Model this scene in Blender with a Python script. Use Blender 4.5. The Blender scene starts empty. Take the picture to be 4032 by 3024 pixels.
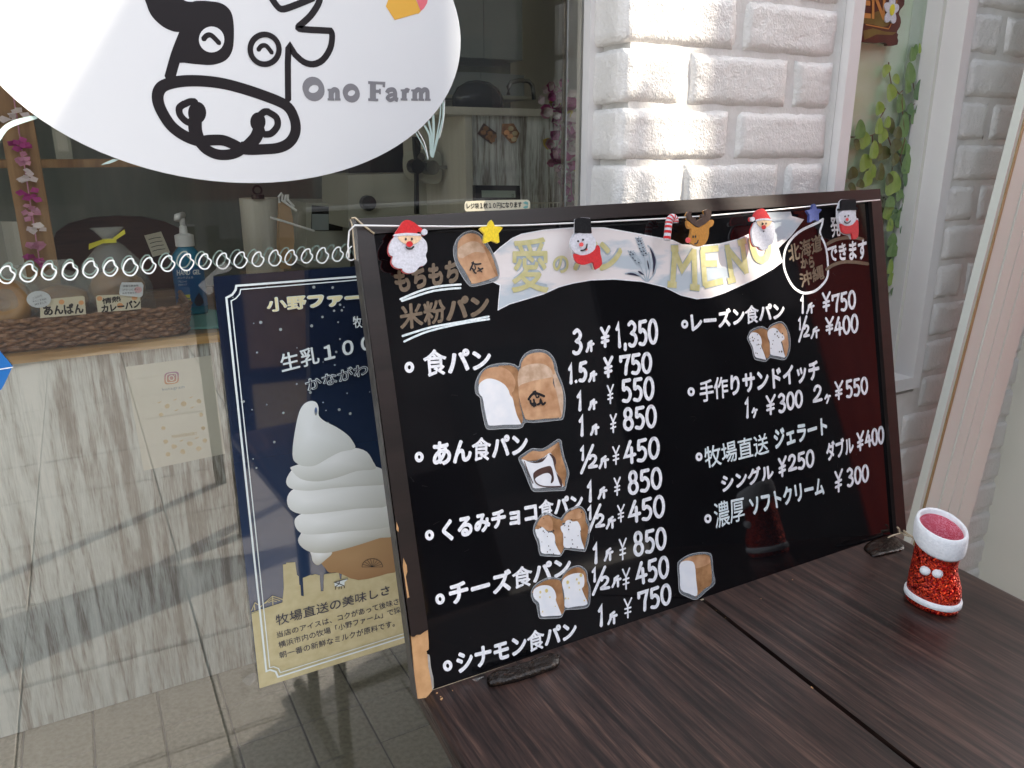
import bpy, bmesh, math, random
from mathutils import Vector, Matrix, noise
random.seed(7)
sin, cos, PI = math.sin, math.cos, math.pi
scene = bpy.context.scene
COL = scene.collection

# ------------------------------------------------------------------ camera
H = 1.36                     # eye height over the pavement
FPX = 3057.5                 # focal length in pixels of the 4032 px wide picture
def RM(p, r, y):
    cp, sp, cr, sr, cy, sy = cos(p), sin(p), cos(r), sin(r), cos(y), sin(y)
    Ry = Matrix(((cy, 0, sy), (0, 1, 0), (-sy, 0, cy)))
    Rx = Matrix(((1, 0, 0), (0, cp, -sp), (0, sp, cp)))
    Rz = Matrix(((cr, -sr, 0), (sr, cr, 0), (0, 0, 1)))
    return Rz @ Rx @ Ry
rad = math.radians
CM = RM(rad(16.43), rad(-.17), rad(-28.85))     # (x right, down, depth) -> camera
CAM = Vector((0, 0, H))
def tow(v): return Vector((v[0], v[2], -v[1]))   # (right, down, depth) -> blender
cr_, cd_, cf_ = [tow(CM[i]) for i in range(3)]
cam_data = bpy.data.cameras.new('camera')
cam = bpy.data.objects.new('camera', cam_data)
COL.objects.link(cam)
rot = Matrix((cr_, -cd_, -cf_)).transposed().to_4x4()
cam.matrix_world = Matrix.Translation(CAM) @ rot
cam_data.sensor_width = 36
cam_data.lens = FPX / 4032 * 36
cam_data.clip_start = .02
cam_data.clip_end = 500
scene.camera = cam

# ------------------------------------------------------------------ light
SUN_EL, SUN_AZ = rad(31), rad(65)     # azimuth from straight behind the viewer towards the right
sdir = Vector((cos(SUN_EL) * sin(SUN_AZ), -cos(SUN_EL) * cos(SUN_AZ), sin(SUN_EL)))
world = bpy.data.worlds.new('World')
scene.world = world
world.use_nodes = True
wn = world.node_tree
sky = wn.nodes.new('ShaderNodeTexSky')
sky.sky_type = 'NISHITA'
sky.sun_disc = False
sky.sun_elevation = SUN_EL
sky.sun_rotation = math.atan2(sdir.x, sdir.y)
bg = wn.nodes['Background']
sky.dust_density = 2.0
sky.ozone_density = .4
hs = wn.nodes.new('ShaderNodeHueSaturation')      # thin high haze: a paler blue
hs.inputs['Saturation'].default_value = .34
wn.links.new(sky.outputs[0], hs.inputs['Color'])
wn.links.new(hs.outputs[0], bg.inputs[0])
bg.inputs[1].default_value = .15
sl = bpy.data.lights.new('sun', 'SUN')
sl.energy = 3.2
sl.angle = rad(.55)
sl.color = (1, .91, .76)
so = bpy.data.objects.new('sun', sl)
COL.objects.link(so)
so.rotation_euler = sdir.to_track_quat('Z', 'Y').to_euler()
scene.view_settings.view_transform = 'Standard'
scene.view_settings.look = 'None'
scene.view_settings.gamma = 1
scene.view_settings.use_curve_mapping = False
scene.view_settings.exposure = 2.15
scene.cycles.max_bounces = 10
scene.cycles.transparent_max_bounces = 24

# ------------------------------------------------------------------ projecting measured picture points onto the real surfaces
CROP = dict(A=(1300, 750, 1.58), B=(2400, 750, 1.58), C=(1300, 1700, 1.58), D=(1400, 750, 2.765), E=(2200, 750, 2.765),
            F=(2900, 750, 2.765), G=(2632, 1900, 1.58), O=(0, 0, 1.58), P=(0, 900, 1.58), Q=(0, 1974, 1.58), R=(1300, 0, 1.58),
            S=(2632, 0, 1.58), T=(3232, 0, 2.0738), U=(3232, 800, 2.0738), V=(3232, 1600, 2.0738), W=(800, 1000, 2.0738),
            X=(900, 2100, 1.843), Y=(3400, 1900, 2.765), J=(2700, 1600, 2.458), Z=(1850, 850, 2.765), K=(2200, 0, 2.0738),
            N=(500, 0, 1.0583), I=(900, 1500, 1.586), H=(600, 650, 1.586), M=(0, 1100, 1.586), L=(400, 1350, 1.5867),
            a=(1850, 1350, 4.424), b=(2000, 1700, 5.53), c=(2060, 1960, 6.144), d=(2060, 2200, 6.144), e=(2900, 1240, 7.9),
            f=(1400, 0, 1.269), g=(0, 900, 2.115), h=(1500, 2424, 2.765), i=(2600, 2100, 1.7956), p=(0, 0, 1.))
def px(c, x, y):
    o = CROP[c]
    return (o[0] + x / o[2], o[1] + y / o[2])
def ray(u, v):
    c = Vector((u - 2016, v - 1512, FPX))
    return tow(CM.transposed() @ c).normalized()
class Surf:
    """a real plane in the place; O origin, ex right, ey up, n out of the surface"""
    def __init__(s, O, ex, ey):
        s.O, s.ex = Vector(O), Vector(ex).normalized()
        ey = Vector(ey); ey -= s.ex * ey.dot(s.ex)
        s.ey = ey.normalized()
        s.n = s.ex.cross(s.ey)
    def off(s, h): return Surf(s.O + s.n * h, s.ex, s.ey)
    def hit(s, q):
        r = ray(*q)
        return CAM + r * ((s.O - CAM).dot(s.n) / r.dot(s.n))
    def uv(s, q, h=0):
        d = (s.off(h) if h else s).hit(q) - s.O
        return (d.dot(s.ex), d.dot(s.ey))
    def pt(s, a, b, h=0): return s.O + s.ex * a + s.ey * b + s.n * h
    def c(s, crop, pts, h=0): return [s.uv(px(crop, *p), h) for p in pts]
def wall(D): return Surf((0, D, 0), (1, 0, 0), (0, 0, 1))
TM = RM(rad(.68), rad(-.96), rad(3.22))
BM = TM @ RM(0, 0, rad(-1.49)) @ RM(rad(-14.06), 0, 0)
col = lambda m, i: tow(m.col[i])
bx, by = col(BM, 0), -col(BM, 1)
_p0 = CAM + ray(1379, 858)
_s = Surf(_p0, bx, by)
_w = (_s.hit((3466, 743)) - _s.hit((1379, 858))).length
BO = CAM + ray(1379, 858) * (.9 / _w)
BOARD = Surf(BO, bx, by)                       # front face of the board's frame
if BOARD.n.y > 0: raise RuntimeError('board faces away')
PANEL = BOARD.off(-.007)                       # the glossy black writing panel, set back in the frame
_bl = BOARD.hit((1645, 2753))
TABLE = Surf(_bl, col(TM, 0), col(TM, 2))      # table top plane, ex to the right, ey away
def tdepth(p): return p
GD, BD, CD = 1.014, .925, 1.975
GLASS = wall(GD)
BRICK = wall(BD)

# ------------------------------------------------------------------ objects
ROOT = {}
def tag(o, label=None, cat=None, group=None, kind=None):
    if label: o['label'] = label
    if cat: o['category'] = cat
    if group: o['group'] = group
    if kind: o['kind'] = kind
    return o
def thing(name, label, cat, loc, group=None):
    o = bpy.data.objects.new(name, None)
    COL.objects.link(o); o.location = loc; o.empty_display_size = .05
    ROOT[o.name] = Vector(loc)
    return tag(o, label, cat, group)
def obj(name, verts, faces, m, parent=None, smooth=False, loc=None, kind=None):
    base = ROOT[parent.name] if parent else Vector(loc if loc is not None else (0, 0, 0))
    me = bpy.data.meshes.new(name)
    me.from_pydata([Vector(v) - base for v in verts], [], faces)
    ms = m if isinstance(m, (list, tuple)) else [m]
    for q in ms: me.materials.append(q)
    if smooth: me.polygons.foreach_set('use_smooth', [True] * len(me.polygons))
    me.update()
    o = bpy.data.objects.new(name, me)
    COL.objects.link(o)
    if parent: o.parent = parent
    else: o.location = base
    ROOT[o.name] = base
    if kind: o['kind'] = kind
    return o
class MB:
    def __init__(s): s.v = []; s.f = []
    def add(s, vs, fs):
        n = len(s.v); s.v += [Vector(v) for v in vs]; s.f += [tuple(i + n for i in f) for f in fs]; return s
    def build(s, name, m, parent=None, **k): return obj(name, s.v, s.f, m, parent, **k)
    # box given by axis aligned extents
    def box(s, x0, x1, y0, y1, z0, z1):
        v = [(x, y, z) for z in (z0, z1) for y in (y0, y1) for x in (x0, x1)]
        return s.add(v, [(0, 2, 3, 1), (4, 5, 7, 6), (0, 1, 5, 4), (2, 6, 7, 3), (0, 4, 6, 2), (1, 3, 7, 5)])
    # prism over a polygon given in a surface's own coordinates, between heights h0 and h1
    def slab(s, S, poly, h0, h1):
        n = len(poly)
        ar = sum(poly[i][0] * poly[(i + 1) % n][1] - poly[(i + 1) % n][0] * poly[i][1] for i in range(n))
        if ar < 0: poly = poly[::-1]
        v = [S.pt(a, b, h0) for a, b in poly] + [S.pt(a, b, h1) for a, b in poly]
        f = [tuple(range(n - 1, -1, -1)), tuple(range(n, 2 * n))] + [(i, (i + 1) % n, n + (i + 1) % n, n + i) for i in range(n)]
        return s.add(v, f)
    def flat(s, S, poly, h):
        n = len(poly)
        ar = sum(poly[i][0] * poly[(i + 1) % n][1] - poly[(i + 1) % n][0] * poly[i][1] for i in range(n))
        if ar < 0: poly = poly[::-1]
        return s.add([S.pt(a, b, h) for a, b in poly], [tuple(range(n))])
    def stroke(s, S, pts, w, h, closed=False, caps=True, taper=None):
        # clean duplicates
        P = [pts[0]]
        for q in pts[1:]:
            if math.hypot(q[0] - P[-1][0], q[1] - P[-1][1]) > 1e-6: P.append(q)
        n = len(P); L = []; Rr = []
        if n < 2: return s
        for i in range(n):
            a = P[i - 1] if (i or closed) else P[i]
            b = P[(i + 1) % n] if (i < n - 1 or closed) else P[i]
            c = P[i]
            d1 = Vector((c[0] - a[0], c[1] - a[1])); d2 = Vector((b[0] - c[0], b[1] - c[1]))
            if d1.length < 1e-9: d1 = d2
            if d2.length < 1e-9: d2 = d1
            d1.normalize(); d2.normalize()
            t = d1 + d2
            if t.length < .3: t = d2.copy()
            t.normalize()
            k = 1 / max(.6, t.dot(d2))
            ww = (w(i / (n - 1)) if callable(w) else w) / 2 * k
            nn = Vector((-t.y, t.x)) * ww
            L.append((c[0] + nn.x, c[1] + nn.y)); Rr.append((c[0] - nn.x, c[1] - nn.y))
        v = [S.pt(a, b, h) for a, b in L] + [S.pt(a, b, h) for a, b in Rr]
        f = [(i, n + i, n + (i + 1) % n, (i + 1) % n) for i in range(n if closed else n - 1)]
        s.add(v, f)
        if caps and not closed:
            for e, sg in ((0, -1), (n - 1, 1)):
                c = P[e]; d = Vector((P[1][0] - P[0][0], P[1][1] - P[0][1])) if e == 0 else Vector((P[-1][0] - P[-2][0], P[-1][1] - P[-2][1]))
                d = d.normalized() * sg
                r = (w(0 if e == 0 else 1) if callable(w) else w) / 2
                a0 = math.atan2(d.y, d.x) - PI / 2
                arc = [(c[0] + r * .8 * cos(a0 + PI * k / 6) , c[1] + r * .8 * sin(a0 + PI * k / 6)) for k in range(7)]
                arc[0] = (c[0] + r * cos(a0), c[1] + r * sin(a0)); arc[6] = (c[0] - r * cos(a0), c[1] - r * sin(a0))
                s.flat(S, arc, h)
        return s
    def tube(s, pts, r, n=8, cap=True):
        pts = [Vector(p) for p in pts]; base = len(s.v); N = len(pts)
        up = Vector((0, 0, 1))
        for i, p in enumerate(pts):
            t = (pts[min(i + 1, N - 1)] - pts[max(i - 1, 0)]).normalized()
            u = t.cross(up)
            if u.length < .05: u = t.cross(Vector((1, 0, 0)))
            u.normalize(); w = t.cross(u)
            rr = r(i / max(1, N - 1)) if callable(r) else r
            for k in range(n):
                a = 2 * PI * k / n
                s.v.append(p + u * cos(a) * rr + w * sin(a) * rr)
        for i in range(N - 1):
            for k in range(n):
                k2 = (k + 1) % n
                s.f.append((base + i * n + k, base + i * n + k2, base + (i + 1) * n + k2, base + (i + 1) * n + k))
        if cap:
            s.f.append(tuple(base + k for k in range(n - 1, -1, -1)))
            s.f.append(tuple(base + (N - 1) * n + k for k in range(n)))
        return s
    def rings(s, rs, cap0=True, cap1=True):
        base = len(s.v); n = len(rs[0])
        for r in rs: s.v += [Vector(p) for p in r]
        for i in range(len(rs) - 1):
            for k in range(n):
                k2 = (k + 1) % n
                s.f.append((base + i * n + k, base + i * n + k2, base + (i + 1) * n + k2, base + (i + 1) * n + k))
        if cap0: s.f.append(tuple(base + k for k in range(n - 1, -1, -1)))
        if cap1: s.f.append(tuple(base + (len(rs) - 1) * n + k for k in range(n)))
        return s
    def ball(s, c, rx, ry=None, rz=None, n=12, m=8, fn=None):
        ry = ry or rx; rz = rz or rx; c = Vector(c)
        rs = []
        for j in range(1, m):
            th = PI * j / m
            rs.append([c + Vector((rx * sin(th) * cos(2 * PI * k / n), ry * sin(th) * sin(2 * PI * k / n), -rz * cos(th))) for k in range(n)])
        if fn: rs = [[fn(p) for p in r] for r in rs]
        return s.rings(rs)
def ell(cx, cy, rx, ry=None, n=24, rotd=0):
    ry = ry or rx; ca, sa = cos(rad(rotd)), sin(rad(rotd))
    return [(cx + rx * cos(2 * PI * k / n) * ca - ry * sin(2 * PI * k / n) * sa, cy + rx * cos(2 * PI * k / n) * sa + ry * sin(2 * PI * k / n) * ca) for k in range(n)]
def smoothp(P, k=5, closed=False):
    n = len(P); out = []
    for i in range(n if closed else n - 1):
        p0 = P[i - 1] if (i or closed) else P[i]; p1 = P[i]; p2 = P[(i + 1) % n]
        p3 = P[(i + 2) % n] if (closed or i + 2 < n) else p2
        for j in range(k):
            t = j / k
            out.append(tuple(.5 * (2 * p1[q] + (p2[q] - p0[q]) * t + (2 * p0[q] - 5 * p1[q] + 4 * p2[q] - p3[q]) * t * t + (3 * p1[q] - p0[q] - 3 * p2[q] + p3[q]) * t ** 3) for q in (0, 1)))
    if not closed: out.append(P[-1])
    return out

# ------------------------------------------------------------------ materials
def mat(name, c1, c2=None, rough=.6, scale=30, stretch=(1, 1, 1), bump=0, bscale=None, spec=.5, detail=6, lo=.35, hi=.65, coat=0, metal=0, sheen=0, rot=(0, 0, 0), bdist=.002, extra=None, trans=None):
    m = bpy.data.materials.new(name); m.use_nodes = True
    nt = m.node_tree; N = nt.nodes; Lk = nt.links
    b = N['Principled BSDF']
    b.inputs['Roughness'].default_value = rough
    b.inputs['Specular IOR Level'].default_value = spec
    b.inputs['Metallic'].default_value = metal
    b.inputs['Coat Weight'].default_value = coat
    b.inputs['Coat Roughness'].default_value = .05
    b.inputs['Sheen Weight'].default_value = sheen
    b.inputs['Base Color'].default_value = (*c1, 1)
    tc = N.new('ShaderNodeTexCoord'); mp = N.new('ShaderNodeMapping')
    Lk.new(tc.outputs['Object'], mp.inputs[0])
    mp.inputs['Scale'].default_value = stretch; mp.inputs['Rotation'].default_value = rot
    if c2:
        nz = N.new('ShaderNodeTexNoise'); nz.inputs['Scale'].default_value = scale; nz.inputs['Detail'].default_value = detail
        Lk.new(mp.outputs[0], nz.inputs['Vector'])
        rp = N.new('ShaderNodeValToRGB'); rp.color_ramp.elements[0].position = lo; rp.color_ramp.elements[1].position = hi
        rp.color_ramp.elements[0].color = (*c1, 1); rp.color_ramp.elements[1].color = (*c2, 1)
        Lk.new(nz.outputs[0], rp.inputs[0]); Lk.new(rp.outputs[0], b.inputs['Base Color'])
    if bump:
        nb = N.new('ShaderNodeTexNoise'); nb.inputs['Scale'].default_value = bscale or scale; nb.inputs['Detail'].default_value = 5
        Lk.new(mp.outputs[0], nb.inputs['Vector'])
        bp = N.new('ShaderNodeBump'); bp.inputs['Strength'].default_value = bump; bp.inputs['Distance'].default_value = bdist
        Lk.new(nb.outputs[0], bp.inputs['Height']); Lk.new(bp.outputs[0], b.inputs['Normal'])
    if trans is not None:
        out = N['Material Output']; tr = N.new('ShaderNodeBsdfTransparent'); mx = N.new('ShaderNodeMixShader')
        mx.inputs[0].default_value = 1 - trans
        Lk.new(tr.outputs[0], mx.inputs[1]); Lk.new(b.outputs[0], mx.inputs[2]); Lk.new(mx.outputs[0], out.inputs[0])
    if extra: extra(nt, b, mp)
    return m
def brick_mat():
    m = mat('white_masonry_paint', (.71, .69, .66), (.77, .75, .725), rough=.42, scale=14, spec=.5)
    nt = m.node_tree; N = nt.nodes; Lk = nt.links; b = N['Principled BSDF']; tc = N['Texture Coordinate']
    n1 = N.new('ShaderNodeTexNoise'); n1.inputs['Scale'].default_value = 380; n1.inputs['Detail'].default_value = 4
    n2 = N.new('ShaderNodeTexNoise'); n2.inputs['Scale'].default_value = 95; n2.inputs['Detail'].default_value = 5
    n3 = N.new('ShaderNodeTexVoronoi'); n3.inputs['Scale'].default_value = 160
    mp2 = N.new('ShaderNodeMapping'); mp2.inputs['Scale'].default_value = (1, 1, .9)
    Lk.new(tc.outputs['Object'], mp2.inputs[0])
    for q in (n1, n2, n3): Lk.new(mp2.outputs[0], q.inputs['Vector'])
    a = N.new('ShaderNodeMath'); a.operation = 'MULTIPLY_ADD'; a.inputs[1].default_value = .45
    Lk.new(n1.outputs[0], a.inputs[0]); Lk.new(n2.outputs[0], a.inputs[2])
    a2 = N.new('ShaderNodeMath'); a2.operation = 'MULTIPLY_ADD'; a2.inputs[1].default_value = .25
    Lk.new(n3.outputs['Distance'], a2.inputs[0]); Lk.new(a.outputs[0], a2.inputs[2])
    bp = N.new('ShaderNodeBump'); bp.inputs['Strength'].default_value = .75; bp.inputs['Distance'].default_value = .003
    Lk.new(a2.outputs[0], bp.inputs['Height']); Lk.new(bp.outputs[0], b.inputs['Normal'])
    return m
def wood_mat(name, cols, axis='x', scale=6, stretch=12, rough=.35, rotz=0, bump=.1, spec=.5, fine=120, band=0, bscale=6):
    """streaky grain that runs along the given axis"""
    m = bpy.data.materials.new(name); m.use_nodes = True
    nt = m.node_tree; N = nt.nodes; Lk = nt.links; b = N['Principled BSDF']
    b.inputs['Roughness'].default_value = rough; b.inputs['Specular IOR Level'].default_value = spec
    tc = N.new('ShaderNodeTexCoord'); mp = N.new('ShaderNodeMapping'); Lk.new(tc.outputs['Object'], mp.inputs[0])
    sc = [1, 1, 1]; sc['xyz'.index(axis)] = 1 / stretch
    mp.inputs['Scale'].default_value = sc; mp.inputs['Rotation'].default_value = (0, 0, rotz)
    n1 = N.new('ShaderNodeTexNoise'); n1.inputs['Scale'].default_value = scale; n1.inputs['Detail'].default_value = 8; n1.inputs['Distortion'].default_value = .6
    n2 = N.new('ShaderNodeTexNoise'); n2.inputs['Scale'].default_value = fine; n2.inputs['Detail'].default_value = 4
    Lk.new(mp.outputs[0], n1.inputs['Vector']); Lk.new(mp.outputs[0], n2.inputs['Vector'])
    a = N.new('ShaderNodeMath'); a.operation = 'MULTIPLY_ADD'; a.inputs[1].default_value = .5
    Lk.new(n2.outputs[0], a.inputs[0]); Lk.new(n1.outputs[0], a.inputs[2])
    if band:
        n3 = N.new('ShaderNodeTexNoise'); n3.inputs['Scale'].default_value = bscale; n3.inputs['Detail'].default_value = 3
        Lk.new(mp.outputs[0], n3.inputs['Vector'])
        c3 = N.new('ShaderNodeMath'); c3.operation = 'MULTIPLY_ADD'; c3.inputs[1].default_value = band; c3.inputs[2].default_value = -band / 2
        Lk.new(n3.outputs[0], c3.inputs[0]); a3 = N.new('ShaderNodeMath'); a3.operation = 'ADD'
        Lk.new(c3.outputs[0], a3.inputs[0]); Lk.new(a.outputs[0], a3.inputs[1]); a = a3
    rp = N.new('ShaderNodeValToRGB'); e = rp.color_ramp.elements
    lo, hi = .55, .95
    for i, c in enumerate(cols):
        pos = lo + (hi - lo) * i / (len(cols) - 1)
        if i < 2: e[i].position = pos; e[i].color = (*c, 1)
        else:
            q = e.new(pos); q.color = (*c, 1)
    Lk.new(a.outputs[0], rp.inputs[0]); Lk.new(rp.outputs[0], b.inputs['Base Color'])
    bp = N.new('ShaderNodeBump'); bp.inputs['Strength'].default_value = bump; bp.inputs['Distance'].default_value = .001
    Lk.new(a.outputs[0], bp.inputs['Height']); Lk.new(bp.outputs[0], b.inputs['Normal'])
    return m
def glass_mat(name, tint=(.93, .97, .95), ior=1.5, boost=1.6):
    m = bpy.data.materials.new(name); m.use_nodes = True
    nt = m.node_tree; N = nt.nodes; Lk = nt.links; N.remove(N['Principled BSDF'])
    t = N.new('ShaderNodeBsdfTransparent'); t.inputs[0].default_value = (*tint, 1)
    g = N.new('ShaderNodeBsdfGlossy'); g.inputs['Roughness'].default_value = .0
    f = N.new('ShaderNodeFresnel'); ge = N.new('ShaderNodeNewGeometry')
    io = N.new('ShaderNodeMath'); io.operation = 'MULTIPLY_ADD'; io.inputs[1].default_value = 1 / ior - ior; io.inputs[2].default_value = ior
    Lk.new(ge.outputs['Backfacing'], io.inputs[0]); Lk.new(io.outputs[0], f.inputs[0])      # same reflectance on both faces of the sheet
    k = N.new('ShaderNodeMath'); k.operation = 'MULTIPLY'; k.use_clamp = True; k.inputs[1].default_value = boost
    mx = N.new('ShaderNodeMixShader')
    Lk.new(f.outputs[0], k.inputs[0]); Lk.new(k.outputs[0], mx.inputs[0])
    Lk.new(t.outputs[0], mx.inputs[1]); Lk.new(g.outputs[0], mx.inputs[2]); Lk.new(mx.outputs[0], N['Material Output'].inputs[0])
    return m
M = {}
M['brick'] = brick_mat()
M['mortar'] = mat('painted_mortar', (.68, .665, .63), (.74, .725, .70), rough=.6, scale=40, bump=.6, bscale=180, bdist=.002)
M['white_gloss'] = mat('white_gloss_paint', (.72, .695, .68), (.76, .74, .725), rough=.32, scale=5, bump=.08, bscale=200)
M['cream_paint'] = mat('cream_paint', (.66, .68, .62), (.72, .74, .67), rough=.4, scale=3, stretch=(3, 3, .4), bump=.05, bscale=150)
M['sage_paint'] = mat('pale_sage_paint', (.65, .65, .57), (.70, .69, .61), rough=.45, scale=4, bump=.05, bscale=150)
M['brass'] = mat('brass', (.36, .27, .13), rough=.4, metal=.3)
M['glass'] = glass_mat('shop_glass', tint=(.955, .96, .94), boost=2.1)
M['glass_r'] = glass_mat('side_glass', boost=1.2)
M['vinyl'] = mat('white_vinyl', (.68, .70, .725), rough=.22, spec=.5, bump=.03, bscale=2.5, bdist=.01)
M['ink'] = mat('black_vinyl', (.018, .016, .018), rough=.25)
M['grey_ink'] = mat('grey_vinyl', (.20, .20, .22), rough=.3)
M['orange_ink'] = mat('orange_vinyl', (.72, .40, .06), rough=.3)
M['pink_ink'] = mat('pink_vinyl', (.72, .16, .20), rough=.3)
M['paint_white'] = mat('white_window_paint', (.85, .88, .87), rough=.5)
M['paint_pale_and_refl'] = mat('pale_paint_and_reflection', (.42, .55, .52), rough=.5)  # pale paint, and the painted-in reflection of the loop chain
M['panel'] = mat('black_glossy_panel', (.003, .003, .004), (.005, .005, .006), rough=.05, scale=9, spec=.6, bump=.012, bscale=7, bdist=.01)
M['frame'] = wood_mat('dark_brown_frame', [(.011, .0075, .007), (.020, .013, .012), (.014, .010, .009)], 'x', 20, 14, rough=.33, bump=.12)
M['board_side'] = mat('dark_board_edge', (.03, .028, .026), (.06, .055, .05), rough=.45, scale=60)
M['fibre'] = mat('bare_fibreboard', (.42, .23, .10), (.52, .30, .14), rough=.85, scale=70, bump=.5)
M['peel'] = mat('grey_peeled_paper', (.30, .29, .27), (.42, .41, .39), rough=.8, scale=90)
M['chalk'] = mat('white_marker', (.70, .71, .75), (.88, .88, .90), rough=.55, scale=240, detail=2)
M['chalk_blue'] = mat('pale_blue_marker', (.60, .70, .72), (.80, .86, .87), rough=.55, scale=240, detail=2)
M['brown_marker'] = mat('brown_marker', (.125, .088, .055), (.17, .12, .075), rough=.5, scale=200, detail=2)
def banner_extra(nt, b, mp): pass
M['banner'] = mat('banner_paint', (.47, .53, .58), (.74, .69, .68), rough=.3, scale=17, stretch=(.45, 1, 1.6), lo=.42, hi=.5, bump=.2, bscale=60)
M['khaki'] = mat('khaki_marker', (.50, .46, .20), (.58, .53, .28), rough=.45, scale=120)
M['slate'] = mat('slate_marker', (.30, .36, .42), (.42, .48, .52), rough=.5, scale=120)
M['navy_marker'] = mat('navy_marker', (.02, .02, .05), rough=.4)
M['lam'] = mat('clear_laminate', (.30, .32, .34), rough=.12, spec=.6, trans=.55)
M['lam_edge'] = mat('laminate_edge', (.42, .43, .44), rough=.2, trans=.35)
M['crust'] = mat('bread_crust', (.38, .18, .08), (.66, .40, .23), rough=.45, scale=60, lo=.3, hi=.7, detail=8, bump=.2)
M['crust_dk'] = mat('bread_crust_dark', (.24, .11, .04), (.46, .24, .11), rough=.45, scale=60, detail=8)
M['crust_lt'] = mat('bread_crust_pale', (.46, .30, .19), (.68, .50, .37), rough=.45, scale=80, detail=8)
M['crumb'] = mat('bread_crumb', (.74, .76, .80), (.82, .82, .84), rough=.5, scale=60)
M['filling'] = mat('dark_filling', (.03, .015, .015), (.09, .04, .03), rough=.4, scale=60)
M['cheese'] = mat('cheese', (.62, .48, .12), (.74, .62, .30), rough=.4, scale=60)
def felt(n, a): return mat('felt_' + n, tuple(x * .8 for x in a), a, rough=.95, scale=420, sheen=.3, bump=.35, bscale=700, bdist=.001, detail=3)
M['f_red'] = felt('red', (.62, .015, .02)); M['f_white'] = felt('white', (.66, .66, .72)); M['f_yellow'] = felt('yellow', (.85, .62, .02))
M['f_black'] = mat('felt_black', (.010, .010, .012), (.016, .016, .018), rough=.95, scale=400, spec=.2); M['f_tan'] = felt('skin', (.85, .60, .38)); M['f_blue'] = felt('blue', (.015, .035, .20))
M['f_deer'] = felt('deer', (.56, .24, .03)); M['f_brown'] = felt('brown', (.07, .035, .022)); M['f_pink'] = felt('pink', (.85, .10, .10))
M['f_dot'] = mat('black_print', (.02, .02, .02), rough=.6)
M['string'] = mat('white_cord', (.80, .80, .80), rough=.5)
M['twine'] = mat('glue_thread', (.35, .28, .18), (.5, .42, .3), rough=.6, scale=100)
M['clear_tape'] = mat('clear_tape', (.40, .40, .38), rough=.1, trans=.86)
_ta = math.atan2(col(TM, 2).x, col(TM, 2).y)
M['table'] = wood_mat('dark_walnut_laminate', [(.008, .0045, .004), (.017, .0095, .0082), (.030, .0165, .0138), (.048, .026, .0205), (.080, .045, .034)], 'y', 120, 26, rough=.3, rotz=_ta, bump=.05, spec=.5, fine=620, band=.35, bscale=26)
M['table_edge'] = wood_mat('walnut_edge', [(.03, .018, .014), (.07, .04, .03), (.12, .07, .05)], 'y', 40, 20, rough=.2, rotz=_ta, bump=.05)
M['black_metal'] = mat('black_metal', (.012, .012, .013), (.02, .02, .021), rough=.35, scale=30)
M['glue'] = mat('dark_sealant', (.010, .006, .004), (.045, .026, .016), rough=.2, spec=.35, scale=120, bump=.7, bscale=170, bdist=.003, lo=.5, hi=.85)
def glitter():
    m = mat('red_glitter', (.33, .004, .006), rough=.55, spec=.3)
    nt = m.node_tree; N = nt.nodes; Lk = nt.links; b = N['Principled BSDF']; tc = N['Texture Coordinate']
    v = N.new('ShaderNodeTexVoronoi'); v.inputs['Scale'].default_value = 620
    Lk.new(tc.outputs['Object'], v.inputs['Vector'])
    rp = N.new('ShaderNodeValToRGB'); rp.color_ramp.elements[0].position = .45; rp.color_ramp.elements[1].position = .62
    rp.color_ramp.elements[0].color = (.26, .003, .005, 1); rp.color_ramp.elements[1].color = (.85, .07, .02, 1)
    sp = N.new('ShaderNodeSeparateColor'); Lk.new(v.outputs['Color'], sp.inputs[0]); Lk.new(sp.outputs[0], rp.inputs[0]); Lk.new(rp.outputs[0], b.inputs['Base Color'])
    mp = N.new('ShaderNodeMapRange'); Lk.new(sp.outputs[1], mp.inputs[0]); mp.inputs[1].default_value = .45; mp.inputs[2].default_value = .6
    Lk.new(mp.outputs[0], b.inputs['Metallic'])
    mr = N.new('ShaderNodeMapRange'); Lk.new(sp.outputs[1], mr.inputs[0]); mr.inputs[3].default_value = .6; mr.inputs[4].default_value = .25
    Lk.new(mr.outputs[0], b.inputs['Roughness'])
    gm = N.new('ShaderNodeNewGeometry'); ad = N.new('ShaderNodeVectorMath'); ad.operation = 'MULTIPLY_ADD'
    sb = N.new('ShaderNodeVectorMath'); sb.operation = 'SUBTRACT'; sb.inputs[1].default_value = (.5, .5, .5)
    Lk.new(v.outputs['Color'], sb.inputs[0]); Lk.new(sb.outputs[0], ad.inputs[0]); ad.inputs[1].default_value = (1.5, 1.5, 1.5)
    Lk.new(gm.outputs['Normal'], ad.inputs[2]); nm = N.new('ShaderNodeVectorMath'); nm.operation = 'NORMALIZE'
    Lk.new(ad.outputs[0], nm.inputs[0]); Lk.new(nm.outputs[0], b.inputs['Normal'])
    return m
M['glitter'] = glitter()
M['fleece'] = mat('white_fleece', (.76, .77, .80), (.84, .84, .86), rough=.95, scale=200, sheen=.4, bump=.6, bscale=300, bdist=.002)
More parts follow.
